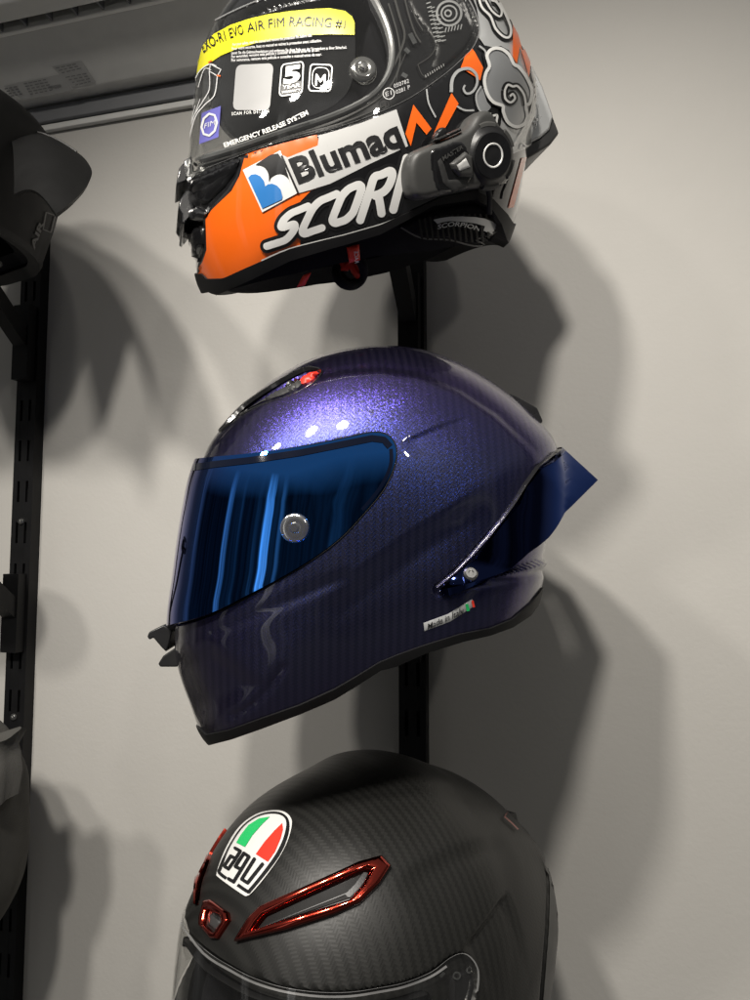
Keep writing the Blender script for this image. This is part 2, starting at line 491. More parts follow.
def strokes(hm, name, lines, mat, parent, off=.0006, bvh=None, step=3, label=None):
    """lines: (points, width, closed)"""
    m = MB()
    for pts, w, cl in lines:
        P, Fc = ribbon(dens(pts, step, cl), w, cl); m.add(surf(hm, P, off, bvh), Fc); off += 2e-5
    return mk(name, m.V, m.F, mat, parent, angle=0, label=label)
def frame_loft(hm, outer, inner, h, mat, name, parent, k=8, off=0.):
    """a raised frame with a rounded section between two matching outlines"""
    A = []; B = []
    n = len(outer)
    for i in range(n):
        for j in range(k):
            f = j/k; A.append(np.array(outer[i])*(1-f)+np.array(outer[(i+1) % n])*f); B.append(np.array(inner[i])*(1-f)+np.array(inner[(i+1) % n])*f)
    A, B = np.array(A), np.array(B); N_ = len(A); rows = []
    for f, hh in ((0, -.0015), (.0, h*.45), (.12, h*.85), (.3, h), (.7, h), (.88, h*.85), (1, h*.45), (1, -.003)): rows.append(surf(hm, A*(1-f)+B*f, off+hh, hm.bvh0))
    Fc = [(r*N_+i, r*N_+(i+1) % N_, (r+1)*N_+(i+1) % N_, (r+1)*N_+i) for r in range(len(rows)-1) for i in range(N_)]
    return mk(name, np.concatenate(rows), Fc, mat, parent, angle=50)
def thick_shape(hm, name, paths, mat, parent, off=.0006, bvh=None, step=1.0, label=None):
    """the union of round-ended strokes as one conforming sheet; paths: (points, width, closed)"""
    A = np.concatenate([np.array(p, float) for p, _, _ in paths]); wm = max(w for _, w, _ in paths)
    x0, y0 = A.min(0)-wm; x1, y1 = A.max(0)+wm
    nx, ny = int((x1-x0)/step)+2, int((y1-y0)/step)+2
    gx, gy = np.meshgrid(x0+np.arange(nx)*step, y0+np.arange(ny)*step); X = np.stack([gx.ravel(), gy.ravel()], -1)
    f = np.full(len(X), -1e9)
    for p, w, cl in paths: f = np.maximum(f, w/2-seg_dist(X, p, cl))
    i = np.arange(nx-1)[None, :]+nx*np.arange(ny-1)[:, None]; i = i.ravel()
    T = np.concatenate([np.stack([i, i+nx, i+nx+1], 1), np.stack([i, i+nx+1, i+1], 1)])
    P3 = np.concatenate([X, np.zeros((len(X), 1))], 1)
    v, t = clip(P3, T, f)
    return mk(name, surf(hm, v[:, :2], off, bvh), t, mat, parent, angle=0, label=label)
def ridge(hm, lines, h, bvh=None, step=3, sink=.0008):
    """raised half-round beads along lines, returned as MB"""
    m = MB()
    for pts, w, cl in lines:
        q = dens(pts, step, cl); P, _ = ribbon(q, w, cl); n = len(q)
        rows = []
        for f in (0, .2, .5, .8, 1): rows.append(surf(hm, P[:n]*(1-f)+P[n:]*f, -sink if f in (0, 1) else h*(.75 if f != .5 else 1), bvh))
        V = np.concatenate(rows); Fc = []
        for r in range(4):
            for i in range(n if cl else n-1):
                j = (i+1) % n; Fc.append((r*n+i, r*n+j, (r+1)*n+j, (r+1)*n+i))
        m.add(V, Fc)
    return m

_font_cache = {}
def glyphs(txt, bold=0., space=1.):
    k = (txt, bold, space)
    if k not in _font_cache:
        cu = bpy.data.curves.new('t', 'FONT'); cu.body = txt; cu.offset = bold; cu.space_character = space; cu.resolution_u = 3; cu.fill_mode = 'FRONT'
        o = bpy.data.objects.new('t', cu); COL.objects.link(o)
        me = o.to_mesh()
        P = np.array([v.co[:2] for v in me.vertices]); Fc = [tuple(p.vertices) for p in me.polygons]
        # even orientation
        G = []
        for f in Fc:
            a = sum(P[f[i]][0]*P[f[(i+1) % len(f)]][1]-P[f[(i+1) % len(f)]][0]*P[f[i]][1] for i in range(len(f)))
            G.append(f if a > 0 else f[::-1])
        o.to_mesh_clear(); bpy.data.objects.remove(o); bpy.data.curves.remove(cu)
        _font_cache[k] = (P, G)
    P, G = _font_cache[k]
    return P.copy(), G
def text_quad(txt, BL, BR, TL, TR, bold=0., space=1., cap=.72):
    P, G = glyphs(txt, bold, space)
    x0, x1 = P[:, 0].min(), P[:, 0].max(); u = ((P[:, 0]-x0)/(x1-x0))[:, None]; v = (P[:, 1]/cap)[:, None]
    BL, BR, TL, TR = map(lambda a: np.array(a, float), (BL, BR, TL, TR))
    return (BL*(1-u)+BR*u)*(1-v)+(TL*(1-u)+TR*u)*v, G
def text_path(txt, path, h, bold=0., space=1., cap=.72, slant=0.):
    P, G = glyphs(txt, bold, space)
    q = dens(path, 1., False); L = np.concatenate([[0], np.cumsum(np.hypot(*np.diff(q, axis=0).T))])
    x0, x1 = P[:, 0].min(), P[:, 0].max(); v = P[:, 1]/cap*h
    s_ = (P[:, 0]-x0)/(x1-x0)*L[-1]+slant*v
    X = np.stack([np.interp(s_, L, q[:, 0]), np.interp(s_, L, q[:, 1])], -1)
    g = np.gradient(q, axis=0); g /= np.linalg.norm(g, axis=1)[:, None]
    gx, gy = np.interp(s_, L, g[:, 0]), np.interp(s_, L, g[:, 1])
    return X+np.stack([gy, -gx], -1)*v[:, None], G
def lettering(hm, name, items, mat, parent, off=.0007, bvh=None, label=None):
    m = MB()
    for P, G in items: m.add(surf(hm, P, off, bvh), G)
    return mk(name, m.V, m.F, mat, parent, angle=0, label=label)

# ------------------------------------------------------------------ the setting: wall
WX0, WX1, WZ0, WZ1 = -3.2, 3.0, -.6, 3.2
wall = MB().add([(WX0, 0, WZ0), (WX1, 0, WZ0), (WX1, 0, WZ1), (WX0, 0, WZ1), (WX0, .1, WZ0), (WX1, .1, WZ0), (WX1, .1, WZ1), (WX0, .1, WZ1)],
    [(0, 1, 2, 3), (7, 6, 5, 4), (0, 4, 5, 1), (3, 2, 6, 7), (1, 5, 6, 2), (0, 3, 7, 4)]).build('wall', M['wall'], smooth=False)
wall['kind'] = 'structure'; wall['label'] = 'plain greige painted plaster wall'; wall['category'] = 'wall'

# ------------------------------------------------------------------ slotted rails on the wall
RAIL_W, RAIL_D = .0262, .015
def make_rail(x, z0, z1, label, screws):
    o = empty('wall_rail', (x, 0, z0), label, 'shelf rail', 'slotted rails screwed to the wall')
    m = MB(); w = RAIL_W/2; pitch = .046; sl = .0235; yf = -RAIL_D; th = .0022
    xs = [(-w, -.0072), (-.0040, .0040), (.0072, w)]
    for a, b in xs: m.box((x+a, yf, z0), (x+b, yf+th, z1))
    k = 0; z = z0
    while z < z1:
        for a, b in ((-.0072, -.0040), (.0040, .0072)): m.box((x+a, yf+.0001, z), (x+b, yf+th, min(z+pitch-sl, z1)))
        z += pitch
    m.box((x-w, yf+th, z0), (x-w+.002, -.0005, z1)); m.box((x+w-.002, yf+th, z0), (x+w, -.0005, z1))
    m.build('channel', M['rail'], o, smooth=False)
    MB().box((x-w+.002, -.003, z0), (x+w-.002, -.0006, z1)).build('back_strip', M['rail'], o, smooth=False)
    for zz in screws:
        fr = (np.array([x, yf, zz]), np.array([1., 0, 0]), np.array([0, 0, 1.]), np.array([0, -1., 0]))
        MB().lathe([(0, .0012), (.0008, .0012), (.0012, .0022), (.0026, .0022), (.0036, .0012), (.0038, -.001)], fr, 24).build('screw', M['steel'], o)
    return o
MID_C = (-.1421, -.1981, 1.512); TOP_C = (-.1421, -.1981, 1.80); BOT_C = (-.1421, -.1981, 1.225)
RX = -.1525; LX = float(on_y(26, 400, -.015)[0])
make_rail(RX, .9, 1.98, 'black slotted rail running behind the three stacked helmets', [])
s1, s2 = on_y(15.6, 521.6, -.015)[2], on_y(7.3, 716.6, -.015)[2]
make_rail(LX, .9, 1.98, 'black slotted rail with two screw heads at the left edge', [float(s1), float(s2)])

# ------------------------------------------------------------------ helmet brackets
def make_bracket(x, z, reach, dirx, rise, label):
    o = empty('helmet_bracket', (x, -RAIL_D, z), label, 'bracket', 'helmet brackets hooked on the rails')
    b = np.array([x, -RAIL_D, z])
    m = MB(); m.box((x-.010, -RAIL_D-.013, z-.055), (x+.010, -RAIL_D-.0004, z+.030)); m.build('hook_plate', M['rail'], o, smooth=False)
    p0 = b+np.array([0, -.006, -.012]); p1 = b+np.array([dirx, -reach, rise])
    MB().bar(p0, p1, .016, .018).build('arm', M['rail'], o, smooth=False)
    fr = (p1+np.array([0, 0, .004]), np.array([1., 0, 0]), np.array([0, 1., 0]), np.array([0, 0, 1.]))
    MB().lathe([(0, .012), (.03, .011), (.046, .004), (.049, -.004), (.046, -.007), (0, -.008)], fr, 40).build('support_disc', M['rail'], o)
    return o
def copy_bracket(src, x, z, label):
    r = src.copy(); COL.objects.link(r); r.location = (x, -RAIL_D, z); r['label'] = label
    for ch in src.children:
        c = ch.copy(); COL.objects.link(c); c.parent = r
    return r
BR_DZ = 1.737-1.80+.012
br = make_bracket(RX, TOP_C[2]+BR_DZ, .135, .002, .082, 'black angled bracket arm under the orange and white helmet')
copy_bracket(br, RX, MID_C[2]+BR_DZ, 'black bracket hidden inside the blue carbon helmet')
copy_bracket(br, RX, BOT_C[2]+BR_DZ, 'black bracket hidden inside the matt black helmet')
lb = on_y(18, 335, -.015)
copy_bracket(br, LX, float(lb[2]), 'black bracket under the peaked black helmet at the left edge')
lb2 = on_y(12, 610, -.015)
copy_bracket(br, LX, float(lb2[2])+.01, 'empty black bracket halfway up the left rail, above the grey cloth bag')

# ------------------------------------------------------------------ shared helmet building
def line_region(hm, line, up=True, y0=0., ext=.3):
    """side-plane polygon holding everything above (or below) a line drawn front to rear"""
    q = hm.side(line, 4, False, y0)
    a = q[0]+np.array([ext, 0]); b = q[-1]+np.array([-ext, 0]); h = .5 if up else -.5
    return np.concatenate([[a+[0, h]], [a], q, [b], [b+[0, h]]])
def shade_step(hm, line, depth, fall, soft=.002, side=1):
    """a crease: sinks the skin just below a line, easing back further away"""
    q = hm.side(line, 4, False); X = hm.xz()
    D = seg_dist(X, q, False)
    reg = line_region(hm, line, False)
    ins = inside(X, reg) if side > 0 else ~inside(X, reg)
    # fade out towards (and beyond) the ends of the line
    L = np.concatenate([[0], np.cumsum(np.hypot(*np.diff(q, axis=0).T))]); best = np.full(len(X), 1e9); arc = np.zeros(len(X))
    for k in range(len(q)-1):
        e = q[k+1]-q[k]; t = np.clip(((X-q[k])@e)/max(e@e, 1e-12), 0, 1); dd = np.hypot(*(X-q[k]-t[:, None]*e).T)
        m_ = dd < best; best[m_] = dd[m_]; arc[m_] = L[k]+t[m_]*(L[k+1]-L[k])
    fade = sstep(0, L[-1]*.22, arc)*sstep(0, L[-1]*.22, L[-1]-arc)
    return -depth*np.where(ins, sstep(0, soft, D)*np.exp(-D/fall), 0)*fade
def part_shell(hm, name, f, mat, parent, thick=.004, V=None, N=None, off=0., wv=False, label=None, angle=40, inner=None):
    V = hm.V if V is None else V; N = hm.N if N is None else N
    v, n, t = clip(V, hm.T, f, N)
    n = n/np.linalg.norm(n, axis=1)[:, None]
    v = v+n*off
    VV, Fc = thicken(v, t, n, thick)
    return mk(name, VV, Fc, mat, parent, wv=hm.wv(VV) if wv else None, label=label, angle=angle)
def sheet(hm, name, f, mat, parent, off, label=None):
    v, n, t = clip(hm.V0, hm.T, f, hm.N0); n = n/np.linalg.norm(n, axis=1)[:, None]
    o = off if np.isscalar(off) else None
    if o is None:
        l = hm.local(v); o = off(l)[:, None]
    return v+n*o, n, t
def sym_slab(hm, name, poly, y, mat, parent, y2=None, label=None, bevel=0.):
    P = np.array([hm.on_local_y(u, v, y) for u, v in poly]); L = hm.local(P)
    n = len(P); L2 = L.copy(); L2[:, 1] = -(y2 if y2 is not None else y)
    V = np.concatenate([hm.world(L), hm.world(L2)])
    Fc = [tuple(range(n)), tuple(range(n, 2*n))[::-1]]+[(i, n+i, n+(i+1) % n, (i+1) % n) for i in range(n)]
    o = mk(name, V, Fc, mat, parent, smooth=True, angle=30, label=label)
    if bevel:
        b = o.modifiers.new('bevel', 'BEVEL'); b.width = bevel; b.segments = 2; b.limit_method = 'ANGLE'
    return o
def lining(hm, f, parent, depth=.012, thick=.03):
    dd = depth[:, None] if np.ndim(depth) else depth
    v, n, t = clip(hm.V0-hm.N0*dd, hm.T, f, hm.N0); n = n/np.linalg.norm(n, axis=1)[:, None]
    VV, Fc = thicken(v, t, n, thick)
    return mk('lining', VV, Fc, M['fabric'], parent)
def start(hm): hm.V0, hm.N0 = hm.V.copy(), hm.N.copy()
def set_bvh(hm): hm.bvh = BVHTree.FromPolygons([Vector(v) for v in hm.V], hm.T.tolist())
def bvh_of(V, T): return BVHTree.FromPolygons([Vector(v) for v in V], [list(map(int, q)) for q in T])

# ================================================================== blue iridescent helmet (middle)
RK_MID = [127.9,126.8,128.5,130.4,130.4,130.7,132.3,133.7,134.4,135.6,136.8,137.2,137.0,137.5,139.3,141.3,133.1,123.8,118.4,115.4,115.5,118.0,119.3,116.3,114.5,113.6,115.5,120.1,128.1,142.0,160.5,169.7,160.4,152.2,141.5,132.3]
RK_TOP = [131.4,131.7,136.2,138.8,138.5,138.6,139.1,139.8,140.7,141.5,141.8,141.3,139.6,136.5,131.7,128.9,126.9,120.7,112.8,109.8,111.2,115.6,119.6,121.8,123.9,126.8,131.6,138.5,147.2,156.4,164.0,167.0,161.7,152.1,145.0,136.0]
RK_BOT = [133.4,133.4,135.7,135.6,135.8,136.9,136.9,135.3,134.8,137.5,137.6,135.0,136.9,138.5,140.8,145.8,141.4,130.7,122.5,118.0,115.6,114.9,115.2,116.2,118.0,120.8,124.8,130.1,136.2,142.4,147.4,150.1,149.6,146.4,141.6,136.7]

def build_mid():
    root = empty('motorcycle_helmet', (MID_C[0], MID_C[1], MID_C[2]-.14), 'glossy blue and purple carbon full face helmet with blue mirror visor and rear spoiler', 'helmet', 'full face helmets on wall brackets')
    h = Helmet(RK_MID, .124, MID_C, R_(20), n=2.8); start(h); X = h.xz()
    visor = [(140, 462), (170, 466), (188, 463), (212, 459.5), (250, 455), (300, 447), (345, 438), (372, 432.5), (386, 434.5), (393.5, 441), (397, 453), (393.5, 470), (383, 491), (364, 514), (338, 541), (300, 568), (252, 595), (212, 615.5), (165, 629), (135, 634)]
    vs = h.side(spline(visor, True, 4), 3); fv = sdf(X, vs)
    d = -.0035*sstep(.0004, .0050, fv)
    spine = [(214, 436), (240, 412), (275, 391), (320, 374), (345, 368.5), (380, 366), (420, 371), (462, 389), (498, 413), (530, 443), (556, 470)]
    d += shade_step(h, spine, -.0022, .022, .009)
    d += shade_step(h, [(397, 441), (412, 435), (430, 427), (448, 420), (470, 414)], .0010, .010, .004)
    # lower cheek: a soft ridge that turns the lower half downwards
    cheek = [(300, 606), (330, 587), (372, 554), (410, 527), (450, 503), (492, 478)]
    d += shade_step(h, cheek, .0050, .030, .018)
    chin = h.side(spline([(160, 668), (205, 640), (222, 648), (250, 668), (268, 684), (258, 700), (232, 716), (206, 727), (180, 735)], True, 4), 3)
    d += -.0030*sstep(-.0015, .014, sdf(X, chin))*sstep(.046, .074, np.abs(h.L[:, 1]))
    groove = h.side([(213, 632), (250, 617), (285, 602), (318, 588), (345, 578)], 4, False)
    gd = seg_dist(X, groove, False); d += -.0009*np.exp(-(gd/.004)**2)
    d += -.0018*np.exp(-(seg_dist(X, h.side([(232, 717), (252, 706), (268, 690), (282, 668)], 4, False), False)/.002)**2)
    vent = [(220, 432), (226, 424), (244, 405), (272, 386), (303, 369.5), (317, 369), (322, 373), (313, 384.5), (291, 396.5), (262, 405.5), (240, 417)]
    fvt = sdf(X, h.side(spline(vent, True, 3), 3)); d += -.0045*sstep(0, .0022, fvt)
    tailrec = h.side([(562, 447), (536, 466), (523, 485), (500, 520), (470, 555), (437, 586), (460, 588), (500, 578), (555, 560), (590, 500)], 4)
    d += -.0035*sstep(0, .002, sdf(X, tailrec))
    low = [(440, 590), (470, 583), (500, 580), (530, 577), (548, 570)]
    d += -.002*np.exp(-(seg_dist(X, h.side(low, 4, False), False)/.003)**2)
    h.push(d); set_bvh(h)
    rim_up = [(190, 719), (198, 726), (207, 734), (230, 729), (263, 717), (300, 704), (335, 688), (380, 662), (400, 654), (425, 645), (460, 634), (490, 628), (512, 619), (530, 603), (541, 588)]
    rim_lo = [(196, 738), (204, 741), (211, 743.5), (232, 738), (263, 727), (300, 713), (335, 698), (380, 670.5), (397, 666), (426, 653), (464, 641), (490, 635), (512, 627), (530, 615), (540, 600)]
    fu = sdf(X, line_region(h, rim_up)); fl = sdf(X, line_region(h, rim_lo))
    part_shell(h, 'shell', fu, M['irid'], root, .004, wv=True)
    part_shell(h, 'rim_trim', np.minimum(fl, -fu), M['rubber'], root, .022, off=.0012)
    lining(h, fl, root, .016, .012)
    # visor: a bowed mirror standing proud of the shell, thicker toward the front
    off = lambda l: .0012+.0042*sstep(.03, .13, l[:, 0])
    v, n, t = sheet(h, 'visor', fv-.0006, None, None, off)
    VV, Fc = thicken(v, t, n, .0028); vis = mk('visor', VV, Fc, M['mirror'], root)
    bv = bvh_of(v, t)
    gl = spline(visor[2:18], False, 4)
    ridge(h, [(gl, 2.2, False)], .0008, h.bvh0).build('visor_gasket', M['rubber'], root)
    # dark upper and rear border of the mirror
    strokes(h, 'tint_band', [([(190, 468), (214, 464.5), (250, 460.5), (300, 453), (345, 444), (372, 438.5), (384, 440), (390, 447)], 6.5, False)], M['tint'], vis, .0004, bv)
    strokes(h, 'rear_edge', [(spline([(391, 449), (390.5, 466), (380, 488), (362, 510)], False, 4), 3.6, False)], M['tint'], vis, .0004, bv)
    fr = h.frame(295, 528, 0); P, nn = h.hit(295, 528, bv); fr = (P, *fr[1:3], nn)
    e1 = RT-nn*(RT@nn); e1 /= np.linalg.norm(e1); fr = (P, e1, np.cross(nn, e1), nn)
    pin = MB().lathe([(0, .004), (.0022, .004), (.003, .0026), (.0062, .0030), (.0078, .0022), (.0083, .0006), (.0083, -.001)], fr, 40).build('visor_pin', M['acrylic'], vis)
    MB().lathe([(0, .0052), (.0015, .0051), (.0021, .0042), (.0021, .002)], fr, 20).build('pin_core', M['chrome'], pin) if False else None
    # top air vent
    vt = mk('top_vent', *(lambda m: (m.V, m.F))(ridge(h, [(spline(vent, True, 3), 2.2, True)], .0014, h.bvh0)), M['black_gloss'], root)
    plate(h, 'vent_slider', [(233, 424), (250, 408), (276, 392), (300, 381), (305, 381.5), (299, 388), (282, 396), (260, 403), (241, 413)], M['grey_plastic'], vt, .0022, round_=2)
    plate(h, 'vent_tip', [(302, 378), (310, 372.5), (317, 371.5), (319, 373.5), (312, 381), (304, 384.5), (298, 385)], M['red'], vt, .0026, round_=1.5)
    plate(h, 'vent_bar', [(296, 380), (300, 378.5), (294, 387), (283, 394), (279, 395)], M['black_gloss'], vt, .0038, round_=1.5)
    # rear exhaust vent
    sym_slab(h, 'rear_vent', [(482, 381), (497, 387.5), (518, 396.5), (537.5, 407.5), (543.5, 421), (540, 425), (520, 414), (498, 399)], .066, M['black_gloss'], root, bevel=.001)
    # spoiler
    A = [(437.5, 586), (455, 571), (471, 554.5), (487, 536), (500, 519.5), (513, 501), (523, 485), (536, 466.5), (562, 447)]
    Pa = surf(h, A, .0025)
    Pa[-1] = h.on_local_y(562, 447, .040)
    Bp = [((447, 588), .009), ((478, 580), .010), ((507, 569.5), .012), ((526, 552), .013), ((541, 537), .014)]
    Pb = [h.hit(u, v)[0]-ray(u, v)/np.linalg.norm(ray(u, v))*o for (u, v), o in Bp]
    tip = h.on_local_y(598, 480, .036); c5 = h.on_local_y(572.5, 505.5, .074); c4 = h.on_local_y(557, 520, .088)
    Pb = np.array(Pb+[c4, c5, tip])
    A9 = np.array([Pa[0], Pa[1], Pa[2], Pa[4], Pa[5], Pa[6], Pa[7], Pa[8]])
    def mir(P): l = h.local(P); l = l.copy(); l[..., 1] *= -1; return h.world(l)
    def ctr(P): l = h.local(P); l = l.copy(); l[..., 1] = 0; return h.world(l)
    rowsA = np.concatenate([A9, [ctr(A9[-1])+np.array([0, 0, .004])], mir(A9[::-1])]); rowsB = np.concatenate([Pb, [ctr(Pb[-1])+np.array([0, 0, .003])], mir(Pb[::-1])])
    K0 = len(rowsA); V = []; ns = 18; fine = np.linspace(0, K0-1, (K0-1)*4+1); K = len(fine)
    it = lambda R, u: R[int(u)]*(1-(u-int(u)))+R[min(int(u)+1, K0-1)]*(u-int(u))
    for u in fine:
        a_, b_ = it(rowsA, u), it(rowsB, u)
        for j in range(ns+1):
            f = j/ns; p = a_*(1-f)+b_*f
            if u <= 7 or u >= K0-8:
                q_ = h.bvh0.find_nearest(Vector(p)); qn = np.array(q_[1]); dd_ = (p-np.array(q_[0]))@qn; need = .0022+.0045*f
                if dd_ < need: p = p+qn*(need-dd_)
            V.append(p)
    V = np.array(V); T = []
    for i in range(K-1):
        for j in range(ns):
            a, b = i*(ns+1)+j, (i+1)*(ns+1)+j; T += [(a, b, b+1), (a, b+1, a+1)]
    T = np.array(T); N = vnormals(V, T)
    if (N[12*(ns+1)+9]@(CAM-V[12*(ns+1)+9])) < 0: T = T[:, ::-1]; N = -N
    VV, Fc = thicken(V, T, N, .004)
    sp = mk('spoiler', VV, Fc, M['spoiler'], root, angle=28)
    ridge(h, [([(436, 587), (455, 571.5), (471, 555), (487, 536.5), (500, 520), (513, 501.5), (523, 485), (536, 466.5), (561, 447.5)], 2.0, False)], .0034, h.bvh0).build('spoiler_seam', M['ink'], root)
    P, nn = h.hit(470, 575, bvh_of(V, T)); P = P+nn*.0005
    e1 = RT-nn*(RT@nn); e1 /= np.linalg.norm(e1)
    MB().lathe([(0, .0022), (.0012, .0022), (.0016, .003), (.0030, .003), (.0040, .002), (.0042, -.008)], (P, e1, np.cross(nn, e1), nn), 20).build('screw', M['steel'], sp)
    # chin air intake pieces at the front
    sym_slab(h, 'chin_lip', [(147, 637), (149, 632), (164, 624.5), (172, 631), (170, 640), (166, 652), (161, 647), (153, 637.5), (149.5, 640)], .030, M['black_satin'], root, bevel=.0008)
    sym_slab(h, 'chin_deflector', [(158, 664), (163, 656), (182, 643), (200, 628), (205, 629), (201, 641), (189, 655), (177, 667), (160, 667)], .046, M['black_satin'], root, bevel=.0008)
    # maker's mark
    st = plate(h, 'origin_sticker', [(423.5, 623), (448, 614), (472, 599), (474, 606), (450, 621.5), (424.5, 631)], M['silver_light'], root, .0006, round_=1)
    lettering(h, 'sticker_lettering', [text_quad('Made in Italy', (427, 629), (463, 613), (427.5, 623), (463, 606), bold=.01)], M['ink'], st, .0012)
    strokes(h, 'sticker_stripe', [([(466, 603.5), (467.5, 610.5)], 3, False)], M['green'], st, .0011)
    strokes(h, 'sticker_stripe', [([(471.5, 600.2), (473, 606.8)], 2.2, False)], M['red'], st, .0011)
    return root
build_mid()

# ================================================================== orange, white and black helmet (top)
def add_pin(h, px, bv, parent):
    P, nn = h.hit(*px, bv); e1 = RT-nn*(RT@nn); e1 /= np.linalg.norm(e1); e2 = np.cross(nn, e1)
    pin = MB().lathe([(0, .0042), (.0024, .0042), (.0030, .0030), (.0046, .0034), (.0064, .0032), (.0078, .0022), (.0083, .0006), (.0083, -.001)], (P, e1, e2, nn), 40).build('visor_pin', M['acrylic'], parent)
    MB().lathe([(0, .0052), (.0016, .0051), (.0021, .0040)], (P, e1, e2, nn), 20).build('pin_cap', M['chrome'], parent)
    return pin
def circ(c, r, n=28, sq=1.): return [(c[0]+r*math.cos(2*math.pi*k/n), c[1]+r*sq*math.sin(2*math.pi*k/n)) for k in range(n)]
def quadmap(q, pts):
    BL, BR, TL, TR = [np.array(a, float) for a in q]
    return [tuple((BL*(1-u)+BR*u)*(1-v)+(TL*(1-u)+TR*u)*v) for u, v in pts]
def rrect(q, r=.15, n=4):
    pts = []
    for cx, cy, a0 in ((1-r, r, -90), (1-r, 1-r, 0), (r, 1-r, 90), (r, r, 180)):
        for k in range(n+1):
            a = R_(a0+90*k/n); pts.append((cx+r*math.cos(a), cy+r*math.sin(a)))
    return quadmap(q, pts)

def build_top():
    root = empty('motorcycle_helmet', (TOP_C[0], TOP_C[1], TOP_C[2]-.12), 'orange, white and black racing helmet with yellow film on its clear visor', 'helmet', 'full face helmets on wall brackets')
    h = Helmet(RK_TOP, .1157, TOP_C, R_(32)); start(h); X = h.xz()
    visor = [(150, 186), (176, 182), (186, 179), (200, 172.5), (230, 160.5), (280, 143), (340, 128), (400, 104.5), (440, 79), (460, 62), (472, 50), (478, 38), (479, 26), (474, 10), (464, -6), (445, -20), (400, -27), (340, -22), (290, -10), (255, 2), (232, 12), (214, 21), (190, 32), (160, 40)]
    vs = h.side(spline(visor, True, 4), 3); fv = sdf(X, vs)
    eye = [(150, 168), (192, 160), (230, 148), (280, 131), (330, 114), (365, 97), (383, 78), (389, 55), (384, 28), (372, 2), (360, -14), (300, -6), (250, 10), (215, 28), (170, 38)]
    es = h.side(spline(eye, True, 4), 3); fe = sdf(X, es)
    d = -.0060*sstep(-.0004, .0030, fv)
    d += -.003*sstep(0, .006, sdf(X, h.side([(160, 190), (186, 182), (200, 178), (243, 158), (238, 177), (228, 192), (210, 210), (205, 222), (205, 246), (201, 262), (194, 272), (160, 240)], 4)))
    d += shade_step(h, [(243, 262), (270, 240), (300, 214), (330, 190)], .002, .03, .02)
    h.push(d); set_bvh(h)
    rim_up = [(190, 284), (198, 282), (206, 279), (224, 278), (250, 266), (290, 248.5), (340, 236), (380, 224.5), (410, 211), (440, 197), (474, 190), (492, 199), (506, 214), (514, 227), (517, 233)]
    rim_lo = [(190, 304), (199, 302), (206, 301), (219, 294), (250, 280), (290, 261), (340, 246), (380, 234), (408, 219), (432, 206), (474, 199), (490, 208), (500, 224), (506, 242), (515, 240)]
    lin_lo = [(200, 300), (210, 299), (250, 290), (300, 279), (340, 270), (380, 262), (430, 258), (466, 253), (500, 244), (512, 239)]
    tilt = math.tan(R_(21)); Xe = X.copy(); Xe[:, 1] = X[:, 1]-tilt*np.clip(.015-h.L[:, 1], 0, 1)
    fu = sdf(Xe, line_region(h, rim_up)); fl = sdf(Xe, line_region(h, rim_lo)); fn = sdf(Xe, line_region(h, lin_lo))
    part_shell(h, 'shell', np.minimum(fu, -fe), M['black_gloss'], root, .004)
    part_shell(h, 'rim_trim', np.minimum(fl, -fu), M['rubber'], root, .012, off=.0016)
    lin = lining(h, fn, root, .0095+.040*sstep(-.004, .012, fe)+.010*sstep(0, .02, fv), .022)
    lb_ = bvh_of(h.V0-h.N0*.0095, h.T)
    # visor, film and printing on it
    v, n, t = sheet(h, 'visor', fv-.0004, None, None, .0004)
    vis = mk('visor', v, t, M['clear'], root); bv = bvh_of(v, t)
    strokes(h, 'visor_edge', [(spline(visor[2:16], False, 4), 2.4, False), (spline(visor[17:23], False, 4), 2.0, False)], M['clear_edge'], vis, .0006, bv)
    lo = [(190, 163), (230, 151), (280, 134), (332, 117), (368, 99), (386, 79), (392, 55), (387, 28), (375, 2), (366, -12)]
    hb = bvh_of(h.V, h.T)
    ridge(h, [(spline(lo, False, 4), 7, False)], .0032).build('eyeport_seal', M['seal'], root)
    strokes(h, 'seal_lip', [(spline([(200, 166), (240, 154), (290, 137), (345, 118), (382, 96), (398, 70), (398, 40), (388, 5)], False, 4), 1.6, False), (spline([(230, 157.5), (280, 140.5), (340, 124.5), (385, 106)], False, 4), 1.2, False)], M['inter_grey'], root, .0012)
    # visor mechanism under the clear plastic
    mech = plate(h, 'pivot_plate', spline([(408, 2), (426, 30), (436, 50), (432, 66), (440, 70), (458, 56), (470, 40), (473, 22), (466, 2), (452, -12), (425, -14)], True, 3), M['black_satin'], root, .0016, round_=2)
    strokes(h, 'pivot_ring', [(circ((447, 17), 12), 2.2, True), (circ((447, 17), 7.5), 1.6, True), (circ((446, 17), 3), 1.6, True)], M['silver_light'], mech, .0028)
    strokes(h, 'ratchet', [([(424+k*.9, 3+k*4.1), (428+k*1.1, 1.5+k*4.1)], 1.1, False) for k in range(11)]+[([(429+k*.9, 12+k*4.1), (433+k*1.1, 10.5+k*4.1)], 1.0, False) for k in range(9)]+[([(434+k*1., 20+k*4.1), (438+k*1., 18.5+k*4.1)], 1.0, False) for k in range(7)]+[([(443+k*3, 36-k*.6), (444.2+k*3, 31-k*.6)], 1.1, False) for k in range(6)], M['silver_light'], mech, .0024)
